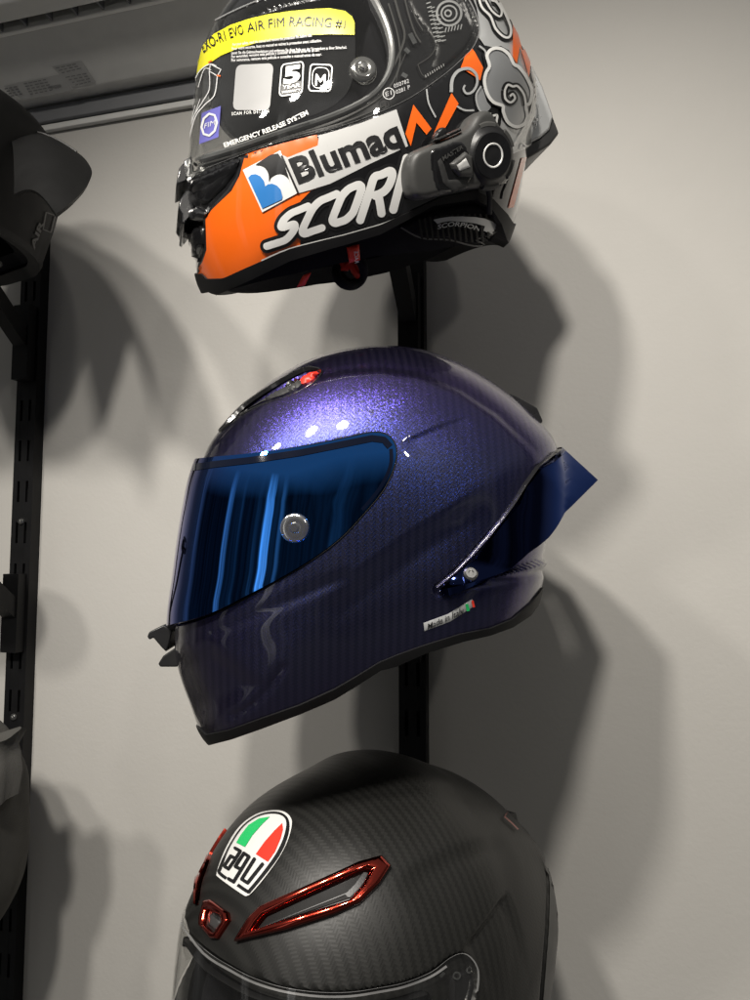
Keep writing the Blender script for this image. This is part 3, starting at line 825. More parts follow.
    strokes(h, 'guide_rib', [(spline(q, False, 4), w_, False) for q, w_ in (([(394, 0), (399, 18), (404, 36), (400, 52), (390, 74)], 2.2), ([(404, 0), (408, 16), (414, 34), (420, 44)], 1.6), ([(412, 4), (414, 18), (422, 32)], 1.2), ([(405, 55), (398, 72), (395, 86)], .8), ([(417, 66), (424, 78), (440, 68), (450, 58)], .9), ([(417, 66), (430, 57), (436, 46)], .9), ([(424, 79), (436, 71), (437, 64)], 1.0))], M['inter_grey'], root, .0014)
    strokes(h, 'clip', [([(409, 36), (414, 46)], 4.5, False), ([(404, 51), (408, 55)], 4, False), ([(401, 76), (406, 79)], 4, False)], M['chrome'], root, .0022)
    strokes(h, 'gauge_marks', [([(425+k*2.2, 79-k*1.35), (424.3+k*2.2, 76.5-k*1.35)], .7, False) for k in range(9)], M['film_ink'], root, .0018)
    strokes(h, 'approval_mark', [(circ((388.5, 94), 5.6), .9, True)], M['film_ink'], vis, .0005, bv)
    lettering(h, 'approval_lettering', [text_quad('E1', (385.5, 97), (391.5, 95), (385, 92.5), (391, 90.5)), text_quad('050782', (394, 88.5), (409, 83), (393.3, 84.5), (408.3, 79)), text_quad('0281 P', (396, 94.5), (410, 89), (395.3, 90.5), (409.3, 85))], M['film_ink'], vis, .0005, bv)
    film = spline([(192, 79), (198, 56), (214, 36), (250, 20), (290, 12.5), (330, 9), (347, 12), (354, 22), (355, 60), (351, 85), (341, 100), (320, 113), (280, 126), (240, 139), (205, 153), (189, 157), (189, 115)], True, 4)
    fo = decal(h, 'protective_film', film, M['film'], vis, .0007, 4, bv)
    decal(h, 'yellow_band', [(191.5, 80), (197, 57), (206, 44), (215, 35), (232, 26), (250, 20), (270, 15.5), (290, 12.7), (312, 10.5), (330, 9.7), (345, 12.5), (352, 18), (354.5, 24), (354.5, 36), (330, 35.5), (300, 37), (280, 39.8), (258, 44), (240, 49), (222, 56.5), (208, 66), (199, 73)], M['yellow'], fo, .0011, 4, bv)
    lettering(h, 'band_lettering', [text_path('EXO-R1 EVO', spline([(205.5, 53.5), (222, 43.5), (246, 34.8)], False, 6), 10, .006, 1., slant=.12), text_path('AIR FIM RACING #1', spline([(249, 33.8), (280, 28.5), (310, 27.5), (345, 30)], False, 6), 9.6, 0., 1., slant=.08)], M['ink'], fo, .0015, bv)
    rows = [('For your safety, read the manual and remove the protection film before ride.', (234, 47), (312.5, 38)), ('Pour votre securite, lisez ce manuel et retirez la protection avant utilisation.', (233.3, 51.2), (322, 43.2)),
            ('Lesen Sie die Gebrauchsanleitung und entfernen Sie diese Folie vor der Verwendung zu Ihrer Sicherheit.', (232.8, 55.4), (347, 50)), ('Por seguridad, remueva esta pelicula y consultar el manual antes de su uso.', (232.8, 59.2), (320, 52.6)), ('Por seguranca, remova esta pelicula e consulte o manual antes de usar.', (232.8, 62.8), (322, 57))]
    lettering(h, 'film_small_print', [text_quad(s_, a, b, (a[0], a[1]-3.0), (b[0], b[1]-3.0), bold=.02) for s_, a, b in rows], M['film_ink'], fo, .0012, bv)
    q5 = ((280, 97.5), (302.5, 94.5), (282.5, 66), (304, 62.8)); qm = ((309, 92), (330.5, 92.5), (311, 65.5), (332.5, 66.5))
    strokes(h, 'badge_outline', [(rrect(q5, .14), 1.3, True), (rrect(qm, .14), 1.3, True), (rrect(((312, 89), (328, 89.5), (313.5, 68.5), (330, 69.5)), .34), .8, True)], M['white'], fo, .0012, bv)
    decal(h, 'badge_band', quadmap(q5, [(.06, .04), (.94, .04), (.94, .40), (.06, .40)]), M['inter_grey'], fo, .0010, 4, bv)
    lettering(h, 'badge_lettering', [text_quad('5', (284, 85), (300.5, 82.5), (285, 68.5), (302, 66), bold=.05), text_quad('YEAR', (283, 90.8), (301, 88.2), (283.2, 87), (301.3, 84.6), bold=.03), text_quad('WARRANTY', (282.5, 95), (301, 92.4), (282.7, 92.6), (301.2, 90), bold=.03)], M['white'], fo, .0014, bv)
    thick_shape(h, 'badge_letter', [([(316.5, 86), (317, 76.5), (320.8, 83), (325, 76.7), (325, 86)], 2.1, False)], M['white'], fo, .0014, bv, .4)
    decal(h, 'blank_code_panel', rrect(((234, 111), (270.5, 111.5), (237.5, 66), (274.5, 64.5)), .13), M['code'], fo, .0011, 4, bv)
    lettering(h, 'film_lettering', [text_quad('SCAN FOR DETAILS', (233, 116.5), (270, 113.5), (233, 113.2), (270, 110.4), bold=.02, space=1.3)], M['white'], fo, .0012, bv)
    lettering(h, 'release_lettering', [text_path('EMERGENCY RELEASE SYSTEM', spline([(226, 148), (255, 138), (282, 128), (309, 115)], False, 6), 4.6, .03)], M['white'], fo, .0012, bv)
    ho = decal(h, 'hologram_sticker', [(203.5, 114), (222.5, 107), (220, 138), (201, 145)], M['holo'], fo, .0013, 4, bv)
    strokes(h, 'hologram_ring', [([(211.5+7.6*math.cos(a)*(1-.03*0), 126+11*math.sin(a)-2.2*math.cos(a)) for a in np.linspace(0, 2*math.pi, 9)[:-1]], 2.2, True)], M['film_ink'], ho, .0017, bv)
    lettering(h, 'hologram_lettering', [text_quad('FIM', (206.5, 130), (217, 126), (207.3, 124.5), (217.8, 120.5))], M['film_ink'], ho, .0017, bv)
    strokes(h, 'film_drawing', [(spline([(195, 84), (201, 72), (211, 65), (218, 67)], False, 5), 1.0, False), ([(212, 65), (222.5, 70.5), (219, 77), (211, 72)], .9, True), (spline([(219, 77), (216, 96), (206, 106), (197, 118), (190, 142)], False, 5), 1.0, False), (spline([(211, 72), (211, 90), (204, 103), (194, 120), (188, 140)], False, 5), .9, False), (spline([(196, 90), (194, 110), (190, 125)], False, 5), .8, False), (spline([(200, 88), (206, 70), (213, 71)], False, 5), .8, False), ([(197, 106), (191, 130)], .7, False), ([(202, 100), (193, 125)], .7, False)], M['film_ink'], fo, .0012, bv)
    strokes(h, 'arrow_mark', [([(210, 63.5), (213.5, 61.5)], 1.4, False)], M['orange'], fo, .0013, bv)
    strokes(h, 'arrow_mark', [([(218.5, 76.5), (222, 77)], 1.4, False)], M['orange'], fo, .0013, bv)
    add_pin(h, (363, 71), bv, vis)
    # paintwork of the shell
    decal(h, 'orange_paint', [(245.5, 155), (262, 149.5), (290, 141.8), (317, 135), (322, 160), (318, 192), (322, 225), (318, 238), (290, 249), (250, 266.5), (224, 278.2), (206, 279.2), (199.5, 282), (196.5, 271), (203, 262), (207, 250), (206.5, 232), (206, 219), (212, 210), (232, 191), (240, 176)], M['orange'], root, .0004, 4)
    decal(h, 'black_paint', [(328, 184.5), (311, 191), (301, 201), (296, 212), (302, 228), (300, 247.5), (340, 236.5), (380, 225), (410, 212), (410, 146)], M['black_gloss'], root, .0007, 4)
    pn = decal(h, 'sponsor_panel', [(283, 155.5), (288, 158), (318, 146), (319, 136.5), (360, 124), (396, 110), (407.5, 146.5), (370, 164), (330, 184), (311, 190), (297, 194), (290, 178)], M['panel'], root, .0009, 4)
    sq = decal(h, 'emblem_panel', [(243.8, 170.5), (281, 151), (297.5, 193.5), (263, 212.5)], M['white'], root, .0011, 4)
    decal(h, 'emblem_black', spline([(256.5, 165.7), (279, 154.3), (290.5, 182.5), (289, 179), (284, 175), (278, 174.5), (272, 178), (270, 182), (269.5, 175), (266, 168.5), (261, 166)], False, 3), M['ink'], sq, .0015, 4)
    decal(h, 'emblem_blue', [(249.5, 178.5), (252.5, 175.4), (257, 174.8), (261.5, 177), (265, 181.5), (266.2, 187), (269, 184.8), (273, 184.2), (278, 186.2), (281.5, 190), (283.2, 197), (282.6, 199.8), (263.4, 208.8)], M['blue'], sq, .0015, 4)
    lettering(h, 'sponsor_lettering', [text_quad('Blumaq', (298.5, 183.5), (403.5, 144.5), (288.5, 160), (393, 118), bold=.032)], M['ink'], pn, .0014)
    decal(h, 'panel_bar', [(281.5, 157), (283.2, 156), (299.5, 193), (297.8, 194)], M['ink'], pn, .0014)
    # big italic letters, drawn as squared strokes inside a slanted frame
    Q = ((264.5, 250.5), (398, 207.5), (287, 212), (411, 156.5))
    GL = {'S': [[(.96, .88), (.60, .88), (.30, .88), (.14, .80), (.10, .70), (.16, .58), (.30, .53), (.55, .52), (.74, .50), (.84, .40), (.84, .28), (.74, .15), (.60, .12), (.30, .12), (.02, .12)]],
          'C': [[(.96, .88), (.60, .88), (.32, .88), (.16, .80), (.10, .66), (.10, .34), (.15, .20), (.30, .12), (.60, .12), (.94, .12)]],
          'O': [[(.50, .88), (.30, .87), (.14, .78), (.11, .66), (.11, .34), (.14, .22), (.30, .13), (.50, .12), (.70, .13), (.86, .22), (.89, .34), (.89, .66), (.86, .78), (.70, .87), (.50, .88)]],
          'R': [[(.13, .0), (.13, .30), (.13, .60), (.13, .88), (.40, .88), (.70, .88), (.84, .80), (.87, .68), (.82, .54), (.68, .46), (.40, .45)], [(.52, .44), (.70, .22), (.86, .0)]], 'I': [[(.5, 0), (.5, .5), (.5, 1)]]}
    wid = [('S', .0, .20), ('C', .225, .425), ('O', .45, .655), ('R', .685, .90), ('I', .915, 1.0)]
    ls = []; lo_ = []
    for ch, a, b in wid:
        for st in GL[ch]:
            pp = spline(quadmap(Q, [(a+(b-a)*x, y) for x, y in st]), False, 4); ww = 6.8+1.6*(a+b)/2
            ls.append((pp, ww, False)); lo_.append((pp, ww+7, False))
    thick_shape(h, 'letter_outline', lo_, M['ink'], root, .0012)
    thick_shape(h, 'side_lettering', ls, M['white'], root, .0017, step=.8)
    strokes(h, 'white_pinstripe', [(spline([(262, 260), (290, 248), (340, 235.5), (380, 224), (396, 218)], False, 4), 1.2, False)], M['white'], root, .0012)
    decal(h, 'orange_paint', [(405, 134), (413, 105), (431, 129), (426, 135), (416, 123), (410.5, 146.5)], M['orange'], root, .0007, 4)
    decal(h, 'orange_paint', [(451, 93.5), (458, 104), (444, 130), (433.5, 133)], M['orange'], root, .0007, 4)
    decal(h, 'orange_paint', [(472.5, 49.5), (482.5, 68), (479.5, 81), (474, 77), (466, 72), (460, 68), (465, 57)], M['orange'], root, .0007, 4)
    # silver scroll clouds on the back half
    decal(h, 'silver_paint', [(459, -30), (468, -12), (476, 8), (479.5, 26), (478.5, 38), (484, 46), (492, 48), (500, 46.5), (508, 51), (516, 66), (520, 70), (528, 86), (536, 105), (548, 118), (553, 125), (530, 146), (506, 157), (498, 151), (496, 138), (500, 125), (502, 110), (540, 60), (530, 30), (505, -20), (490, -40)], M['silver_light'], root, .0005, 4)
    decal(h, 'black_paint', [(484, 46), (492, 48), (500, 46.5), (508, 51), (516, 66), (521, 70), (527, 80), (534, 93), (531, 112), (524, 127), (516, 130), (508, 127), (501, 120), (500, 109), (489, 105), (482, 92), (480, 78), (484, 66), (482, 56)], M['ink'], root, .0007, 4)
    cloud = spline([(485.6, 57), (490.5, 50.5), (499, 50), (507, 55.5), (512, 65), (517, 68), (524, 77), (530, 91), (528, 103), (524, 106), (525.5, 117), (521, 125), (513, 127), (505.5, 122), (501.5, 112), (501, 106.5), (492, 103), (486, 95), (483, 83), (484.5, 74), (488, 67)], True, 4)
    decal(h, 'silver_paint', cloud, M['silver'], root, .0009, 3)
    cl1 = [(cloud, 3.2, True), (spline([(503, 91), (506, 85.5), (511, 87), (516, 87), (522, 95), (524, 106)], False, 5), 2.2, False), (spline([(503, 91), (503.5, 99), (508.5, 103), (513, 99), (511, 94.5), (508, 97)], False, 5), 2.2, False)]
    strokes(h, 'cloud_outline', [(a, w_+4.6, c) for a, w_, c in cl1[1:]], M['ink'], root, .0011)
    strokes(h, 'cloud_outline', cl1, M['white'], root, .0014)
    c2 = [(spline([(476, -8), (480, 8), (489, 18), (494, 30), (502, 38), (508, 38), (509, 29), (503, 14), (497, 2), (490, -12)], False, 5), 2.3, False), (spline([(484, 2), (490, 12), (498, 18), (500, 12), (495, 4), (490, 2)], False, 5), 2., False)]
    strokes(h, 'cloud_outline', [(a, w_+4, c) for a, w_, c in c2], M['ink'], root, .0011)
    strokes(h, 'cloud_outline', c2, M['white'], root, .0014)
    swirl = spline([(450.5, 93), (451.5, 80), (458, 71.5), (468, 69.5), (475, 75), (476, 84), (472, 92), (466, 94.5), (462.5, 90), (464, 86)], False, 5)
    strokes(h, 'scroll_line', [(swirl, [3.4, 2.6, 1.8], False), (spline([(426, 90), (428, 104), (435, 118)], False, 4), 1.6, False), (spline([(478, 47), (484, 52), (485, 58)], False, 4), 1.8, False), (spline([(456, 107), (464, 111), (473, 111)], False, 4), 1.8, False), (spline([(480, 87), (475, 96), (477, 108), (484, 118)], False, 5), 1.8, False)], M['silver_light'], root, .0011)
    decal(h, 'silver_paint', spline([(481, 88), (486, 102), (490, 108), (482, 114), (477, 106), (476, 96)], True, 3), M['silver'], root, .0008, 3)
    strokes(h, 'cloud_outline', [(spline([(533, 94), (527, 118), (516, 139), (505, 157)], False, 5), 1.6, False), (spline([(531, 70), (534, 82), (540, 86), (538, 96), (544, 102), (542, 113), (551, 117), (550, 126)], False, 4), 1.8, False), (spline([(535, 118), (537, 128), (542, 124), (544, 133), (549, 128)], False, 4), 1.8, False), (spline([(504, 157), (498, 150), (497, 140)], False, 4), 1.6, False), (spline([(519, 149), (521, 143), (526, 146), (538, 136)], False, 4), 1.4, False)], M['white'], root, .0014)
    strokes(h, 'dark_brush_mark', [(spline([(536, 84), (541, 96), (538, 108), (545, 112)], False, 4), 2.5, False), (spline([(533, 122), (538, 134), (543, 130)], False, 4), 2.2, False)], M['ink'], root, .0012)
    decal(h, 'orange_paint', [(511, 26), (516.5, 36), (520.5, 52), (524, 49), (529, 62), (527, 78), (522.5, 62), (518, 48), (515, 65), (511, 58)], M['orange'], root, .0015, 3)
    decal(h, 'number_patch', [(482.5, 117), (494, 112), (498, 122), (495, 138), (487, 130)], M['ink'], root, .0008, 3)
    strokes(h, 'number_mark', [(rrect(((489, 129), (494, 128), (491, 116.5), (496, 115.5)), .2), 2.2, True), ([(484, 117.5), (489, 114.5), (487.5, 126)], 2.2, False)], M['white'], root, .0013)
    decal(h, 'orange_paint', [(521, 158), (526, 157), (513, 207), (507.5, 208)], M['orange'], root, .0006, 3)
    decal(h, 'orange_paint', [(530, 153.5), (533.5, 152), (531, 158), (527, 163)], M['orange'], root, .0006, 3)
    # rear wing, chin vent and latch
    sym_slab(h, 'rear_wing', [(505, 156), (522, 148), (540, 138), (549, 112), (553, 116), (559.5, 133), (551, 144), (535, 154), (518, 164)], .050, M['grey_plastic'], root, bevel=.0015)
    sym_slab(h, 'rear_fin', [(526, 60), (533, 66), (542.5, 85), (548, 100), (553.5, 116), (550, 129), (541, 137), (522, 146.5), (515, 130), (520, 100)], .052, M['silver_light'], root, bevel=.0015)
    cv = plate(h, 'chin_vent', [(192, 181), (201, 177.5), (240, 160), (236, 172), (226, 186), (208, 203), (196, 206), (186, 200)], M['black_gloss'], root, .0020, round_=5, step=3)
    plate(h, 'vent_slot', [(203, 190), (222, 176), (232, 171), (222, 184), (207, 195)], M['ink'], cv, .0006, off=.0018, round_=1, step=3)
    plate(h, 'vent_blade', [(184, 214), (200, 207), (209, 213), (203, 222), (192, 222)], M['black_gloss'], cv, .005, round_=4, step=3)
    plate(h, 'vent_blade', [(188, 232), (202, 226), (204, 244), (199, 262), (194, 256)], M['black_gloss'], cv, .004, round_=4, step=3)
    sym_slab(h, 'vent_nose', [(178, 208), (180, 199), (186, 190), (193, 190), (196, 205), (191, 216), (184, 224), (181.5, 222), (182, 214)], .020, M['black_gloss'], cv, bevel=.001)
    la = sym_slab(h, 'visor_latch', [(176, 185), (179, 168), (183, 163), (192, 160), (195, 174), (189, 180)], .014, M['black_gloss'], root, bevel=.001)
    sym_slab(h, 'latch_tab', [(184, 160), (191.5, 155.5), (194.5, 173), (188, 177)], .017, M['chrome'], la, bevel=.0008)
    # neck lining, fastening strap
    ck = plate(h, 'cheek_panel', spline([(399, 227), (407, 221), (430, 212), (455, 206), (474, 205), (490, 211), (500, 224), (503, 233), (490, 239), (470, 242), (446, 237), (418, 235)], True, 4), M['fabric'], lin, .003, round_=4, bvh=lb_)
    strokes(h, 'panel_rib', [([(410+k*5.4, 219-7*math.sin(min(1, k/9)*1.5)), (413+k*5.4, 236+3.0*math.sin(k/16*3))], 2.0, False) for k in range(1, 16)], M['black_matt'], ck, .0050, lb_)
    strokes(h, 'panel_piping', [(spline([(398, 226), (418, 236), (446, 237.5), (470, 243), (490, 240.5), (504, 234)], False, 4), 1.5, False)], M['inter_grey'], ck, .0045, lb_)
    decal(h, 'panel_tag', spline([(429, 218), (445, 215), (470, 215), (486, 219), (497, 229), (499, 234), (488, 233), (484, 226), (470, 221), (445, 219), (433, 222)], False, 2), M['silver'], ck, .0054, 3, lb_)
    lettering(h, 'panel_lettering', [text_path('SCORPION', spline([(433, 227), (446, 224), (459, 224.5), (473, 228)], False, 5), 4.2, .02, slant=.3)], M['silver'], ck, .0056, lb_)
    m = MB()
    P0 = h.hit(350, 262, lb_)[0]; Zd = float((P0-CAM)@FW)+.045
    loop = [at_depth(350+14*math.cos(a), 271+15*math.sin(a), Zd+.006*math.sin(2*a)) for a in np.linspace(0, 2*math.pi, 28)[:-1]]
    m.tube(loop, .0032, 10, True)
    loop = [at_depth(352+12*math.cos(a), 268+15*math.sin(a), Zd+.010+.006*math.cos(2*a)) for a in np.linspace(0, 2*math.pi, 28)[:-1]]
    m.tube(loop, .0028, 10, True); strap = m.build('chin_strap', M['fabric'], root)
    m = MB(); m.tube([at_depth(340+k*3, 262+4*math.sin(k*1.3)+k*1.6, Zd+.004) for k in range(8)], .0030, 8); m.build('strap_pull', M['red'], strap)
    rt_ = plate(h, 'red_tab', [(346.5, 247), (358.5, 244), (359.5, 259), (349, 262)], M['red'], strap, .002, round_=1, bvh=lb_, off=.001)
    lettering(h, 'tab_lettering', [text_quad('RACE', (353.5, 261), (353, 249.5), (357.5, 260), (357, 249))], M['white'], rt_, .0036, lb_)
    plate(h, 'red_tab', [(303, 276), (311, 273), (305, 285), (297, 287)], M['red'], strap, .0012, round_=1, bvh=lb_)

    # intercom clipped to the shell edge: a separate device
    P0, _ = h.hit(450, 165)
    ic = empty('helmet_intercom', P0, 'dark grey intercom unit with round jog dial clipped to the orange helmet', 'intercom')
    body = spline([(400, 176), (402, 163), (407, 155), (418, 149.5), (446, 138.5), (457, 131), (464, 120), (472, 115.5), (480, 118), (486, 127), (494, 140), (498, 158), (496, 174), (488, 183), (474, 187.5), (450, 191.5), (425, 198), (410, 200), (402.5, 194)], True, 4)
    plate(h, 'body', body, M['inter_grey'], ic, .0135, round_=7, step=2, sink=.002, bvh=h.bvh0)
    plate(h, 'face_plate', spline([(420, 158), (432, 151), (450, 146), (458, 160), (460, 176), (452, 187), (432, 192), (424, 186)], True, 4), M['black_gloss'], ic, .0018, off=.0122, round_=2., step=2, bvh=h.bvh0)
    plate(h, 'carbon_inlay', [(427, 165.5), (430, 162), (433, 168), (437, 181), (455, 180), (455, 186), (442, 192), (432, 184)], M['grey_plastic'], ic, .0006, off=.0140, round_=1, step=2, bvh=h.bvh0)
    lettering(h, 'body_lettering', [text_quad('MASTER', (432, 164.5), (451, 153), (430.5, 161), (450, 149.5), bold=.02)], M['inter_grey'], ic, .0146, h.bvh0)
    plate(h, 'button', [(438, 167), (452, 156), (458, 160), (459, 178), (446, 178), (440, 172)], M['inter_grey'], ic, .0034, off=.0135, round_=3, step=1.5, bvh=h.bvh0)
    plate(h, 'button_insert', [(442.5, 168.5), (451, 162), (454.5, 169.5), (445, 173.5)], M['panel'], ic, .0006, off=.0168, round_=1, step=1.5, bvh=h.bvh0)
    plate(h, 'side_key', [(421, 147.5), (428, 143), (450, 133.5), (452, 136), (430, 146.5)], M['grey_plastic'], ic, .0030, off=.0105, round_=1.5, step=1.5, bvh=h.bvh0)
    plate(h, 'side_key', spline([(426, 144), (430, 135), (436, 133), (438, 138), (434, 143)], True, 3), M['black_satin'], ic, .0045, off=.0085, round_=2, step=1.5, bvh=h.bvh0)
    P, nn = h.hit(478, 158.5, h.bvh0); nn = nn*.75-(ray(478, 158.5)/np.linalg.norm(ray(478, 158.5)))*.25; nn /= np.linalg.norm(nn)
    e1 = RT-nn*(RT@nn); e1 /= np.linalg.norm(e1); e2 = np.cross(nn, e1); fr = (P, e1, e2, nn)
    dial = MB().lathe([(0, .0175), (.0125, .0175), (.0140, .0168), (.0150, .0150), (.0165, .0140), (.0180, .0125), (.0182, .002)], fr, 56).build('dial', M['black_satin'], ic)
    m = MB()
    for k in range(6):
        a = R_(20+60*k); pts = [P+(.0172*math.cos(a+b)*e1+.0172*math.sin(a+b)*e2)+nn*.0118 for b in np.linspace(0, .62, 8)]
        m.tube(pts, .0024, 8)
    m.build('dial_grip', M['inter_grey'], dial)
    P2 = P+nn*.0176; m = MB(); m.tube([P2+.0066*(math.cos(a)*e1+math.sin(a)*e2) for a in np.linspace(0, 2*math.pi, 33)[:-1]], .0007, 8, True); m.build('dial_ring', M['white'], dial)
    MB().lathe([(0, .0172), (.0055, .0172), (.0062, .0180), (.0128, .0178), (.0130, .0170)], fr, 48).build('dial_cap', M['black_gloss'], dial)
    plate(h, 'clamp', [(493, 172), (501, 171), (504, 178), (498, 186), (493, 183)], M['steel'], ic, .006, round_=2, step=2)
    m = MB(); m.tube([h.hit(u, v)[0]+h.hit(u, v)[1]*.004 for u, v in ((502, 162), (504, 168), (502, 180), (497, 192), (496, 198))], .0010, 8); m.tube([h.hit(u, v)[0]+h.hit(u, v)[1]*.006 for u, v in ((481, 184), (483, 196), (483, 212))], .0018, 8); m.build('cable', M['black_satin'], ic)
build_top()

# ================================================================== matt black carbon helmet (bottom)
def build_bot():
    root = empty('motorcycle_helmet', (BOT_C[0], BOT_C[1], BOT_C[2]-.13), 'matt black carbon full face helmet with red chrome vents and an oval crest', 'helmet', 'full face helmets on wall brackets')
    h = Helmet(RK_BOT, .1152, BOT_C, R_(57)); start(h); X = h.xz()
    visor = [(150, 1000), (160, 925), (178, 905), (186, 923), (206, 948), (232, 965), (256, 977), (285, 986), (318, 990.5), (350, 990.5), (380, 986), (404, 981), (430, 970.5), (448, 957), (461, 952), (471, 957), (478, 970), (477, 991), (470, 1012), (452, 1042), (420, 1075), (350, 1105), (280, 1122), (215, 1132), (160, 1135)]
    vs = h.side(spline(visor, True, 3), 3); fv = sdf(X, vs)
    eye = [(150, 1000), (165, 945), (183, 938), (206, 966), (232, 984), (256, 996), (285, 1004), (318, 1008), (350, 1008), (380, 1004), (404, 999), (425, 993), (436, 1000), (430, 1025), (400, 1058), (350, 1080), (280, 1100), (215, 1110), (160, 1110)]
    es = h.side(spline(eye, True, 3), 3); fe = sdf(X, es)
    d = -.0055*sstep(-.0004, .0030, fv)
    d += shade_step(h, [(384, 882), (412, 860), (446, 844), (480, 834), (506, 828)], .0045, .012, .010)
    d += shade_step(h, [(458, 952), (474, 932), (492, 909), (508, 886)], .0040, .014, .004)
    d += shade_step(h, [(262, 905), (300, 868), (345, 828), (395, 800), (450, 795), (500, 812)], -.0026, .016, .012, -1)
    nv = [(237.5, 942), (251, 919), (263.5, 907), (320, 881.5), (360, 863), (381, 857.5), (390, 867.5), (379, 884.5), (360, 903), (334, 915), (288, 930)]
    seam = [(541, 843), (546.5, 862), (548.5, 890), (547, 930), (541, 1000), (536, 1040)]
    d += -.0016*np.exp(-(seg_dist(X, h.side(seam, 3, False), False)/.0016)**2)
    h.push(d); set_bvh(h)
    tilt = math.tan(R_(8)); fr_ = (h.L[:, 2]+.098)+.12*h.L[:, 0]*0
    part_shell(h, 'shell', np.minimum(fr_-.008, -fe), M['carbon'], root, .004, wv=True)
    part_shell(h, 'rim_trim', np.minimum(fr_, .008-fr_), M['rubber'], root, .02, off=.0012)
    lining(h, fr_, root, .018+.030*sstep(-.004, .012, fe), .012)
    v, n, t = sheet(h, 'visor', fv-.0004, None, None, .0006)
    vis = mk('visor', v, t, M['clear'], root); bv = bvh_of(v, t)
    ed = spline(visor[2:18], False, 4)
    strokes(h, 'visor_edge', [(ed, 3.2, False)], M['clear_edge'], vis, .0007, bv)
    strokes(h, 'visor_bevel', [(spline([(180, 921), (204, 953), (232, 971), (256, 983), (285, 991.5), (318, 996), (350, 996), (380, 991.5), (404, 986.5), (430, 976.5), (446, 966)], False, 4), 2.4, False)], M['clear_edge'], vis, .0007, bv)
    ridge(h, [(spline(eye[1:12], False, 4), 4.5, False)], .003).build('eyeport_seal', M['rubber'], root)
    pp = plate(h, 'pivot_plate', [(449, 975), (470, 968), (474, 985), (470, 1004), (450, 1018)], M['black_satin'], root, .003, round_=2)
    strokes(h, 'pivot_spring', [(circ((452, 974), 3.2), 1.6, True), (circ((464, 969), 2.4), 1.6, True), ([(436, 975), (440, 971)], 3, False)], M['chrome'], pp, .0045)
    strokes(h, 'pivot_mark', [([(460.5, 996), (460.5, 1003)], 1.3, False)], M['white'], pp, .0045)
    # crest
    crest = spline([(217.3, 874), (220, 864), (226.7, 848), (236, 832), (246.7, 821), (260, 813.3), (274.7, 810.7), (285.3, 812.7), (291.3, 818.7), (292, 826.7), (288, 841.3), (280, 857.3), (266.7, 876), (253.3, 892), (248, 896), (244, 895.3), (231, 886.5), (218.7, 877.3)], True, 4)
    cr = decal(h, 'crest', crest, M['white'], root, .0006, 4)
    z = lambda pts: [(200+a/7.5, 800+b/7.5) for a, b in pts]
    strokes(h, 'crest_line', [(spline(z([(205, 592), (152, 548), (160, 515), (188, 440), (232, 345), (302, 235), (372, 165), (460, 117), (560, 102), (632, 122), (664, 180), (646, 290), (590, 412), (500, 538), (385, 678), (365, 690), (290, 640)]), False, 4), [3.2, 3.2, 1.8, 1.4, 1.4, 1.4, 1.6, 2.4, 3.6, 4.0, 3.8, 3.4, 3.4, 3.4], False)], M['ink'], cr, .0010)
    decal(h, 'crest_green', z([(280, 325), (345, 358), (400, 270), (470, 190), (530, 132), (450, 145), (370, 195), (315, 265)]), M['green'], cr, .0010, 3)
    decal(h, 'crest_red', z([(425, 410), (515, 468), (570, 390), (612, 290), (628, 225), (622, 180), (560, 240), (490, 320)]), M['red'], cr, .0010, 3)
    thick_shape(h, 'crest_lettering', [(z([(272, 366), (312, 388), (270, 455), (222, 522), (190, 500), (240, 425), (272, 442)]), 3.1, False), (z([(310, 522), (274, 503), (338, 405), (376, 430), (262, 618), (224, 596)]), 3.3, False), (z([(416, 448), (322, 598), (366, 626), (476, 486)]), 3.3, False)], M['ink'], cr, .0012, step=.5)
    # red chrome vents
    hole = [(259, 930), (268, 916), (310, 896), (364.5, 872), (369, 872.5), (361.5, 887), (349, 901), (303, 915)]
    vn = frame_loft(h, [(237.5, 942), (251, 919), (263.5, 907), (320, 881.5), (360, 863), (381, 857.5), (390, 867.5), (379, 884.5), (360, 903), (334, 915), (288, 930)],
        [(257, 931), (262, 923), (268, 916), (313, 895), (345, 880.5), (364.5, 872), (369, 872.5), (361.5, 887), (349, 901), (320, 910), (285, 921)], .0042, M['red_chrome'], 'brow_vent', root, off=.0012)
    decal(h, 'vent_slider', [(258, 930), (268, 917.5), (312, 897), (362, 875), (366, 876), (352, 897), (303, 913.5), (285, 919.5)], M['black_matt'], vn, .0009, 3, h.bvh0)
    thick_shape(h, 'vent_bar', [([(349, 895), (357, 887), (365, 876)], 5.5, False), ([(262, 928), (349, 893)], 1.2, False)], M['black_satin'], vn, .0015, h.bvh0)
    cvn = frame_loft(h, [(206.7, 901), (213, 900), (230, 913), (231.3, 921), (219.5, 939), (214, 939), (201.8, 925.5), (202, 917)], [(209, 911.5), (212, 911.5), (222.5, 916), (224, 923), (217, 933), (214.5, 932), (206.8, 925), (207, 922)], .0036, M['red_chrome'], 'center_vent', root, k=5)
    plate(h, 'vent_slider', [(211, 914), (221, 918), (222, 923.5), (215.5, 930), (209, 924.5)], M['grey_plastic'], cvn, .0016, round_=1.5, step=2)
    strokes(h, 'vent_hook', [([(217, 914.5), (219, 918), (221, 917), (222, 921)], 1.2, False)], M['chrome'], cvn, .0030)
    ridge(h, [(spline([(222, 826), (212, 842), (203.5, 862), (198, 884), (197.5, 905)], False, 4), 2.8, False), (spline([(214, 846), (207, 866), (201, 884), (199, 900)], False, 4), 1.6, False)], .0030).build('brow_vent', M['red_chrome'], root)
    rv = sym_slab(h, 'rear_vent', [(503, 818), (508, 813.5), (516.5, 813), (518.5, 822), (517, 831), (512, 829)], .03, M['black_satin'], root, bevel=.0008)
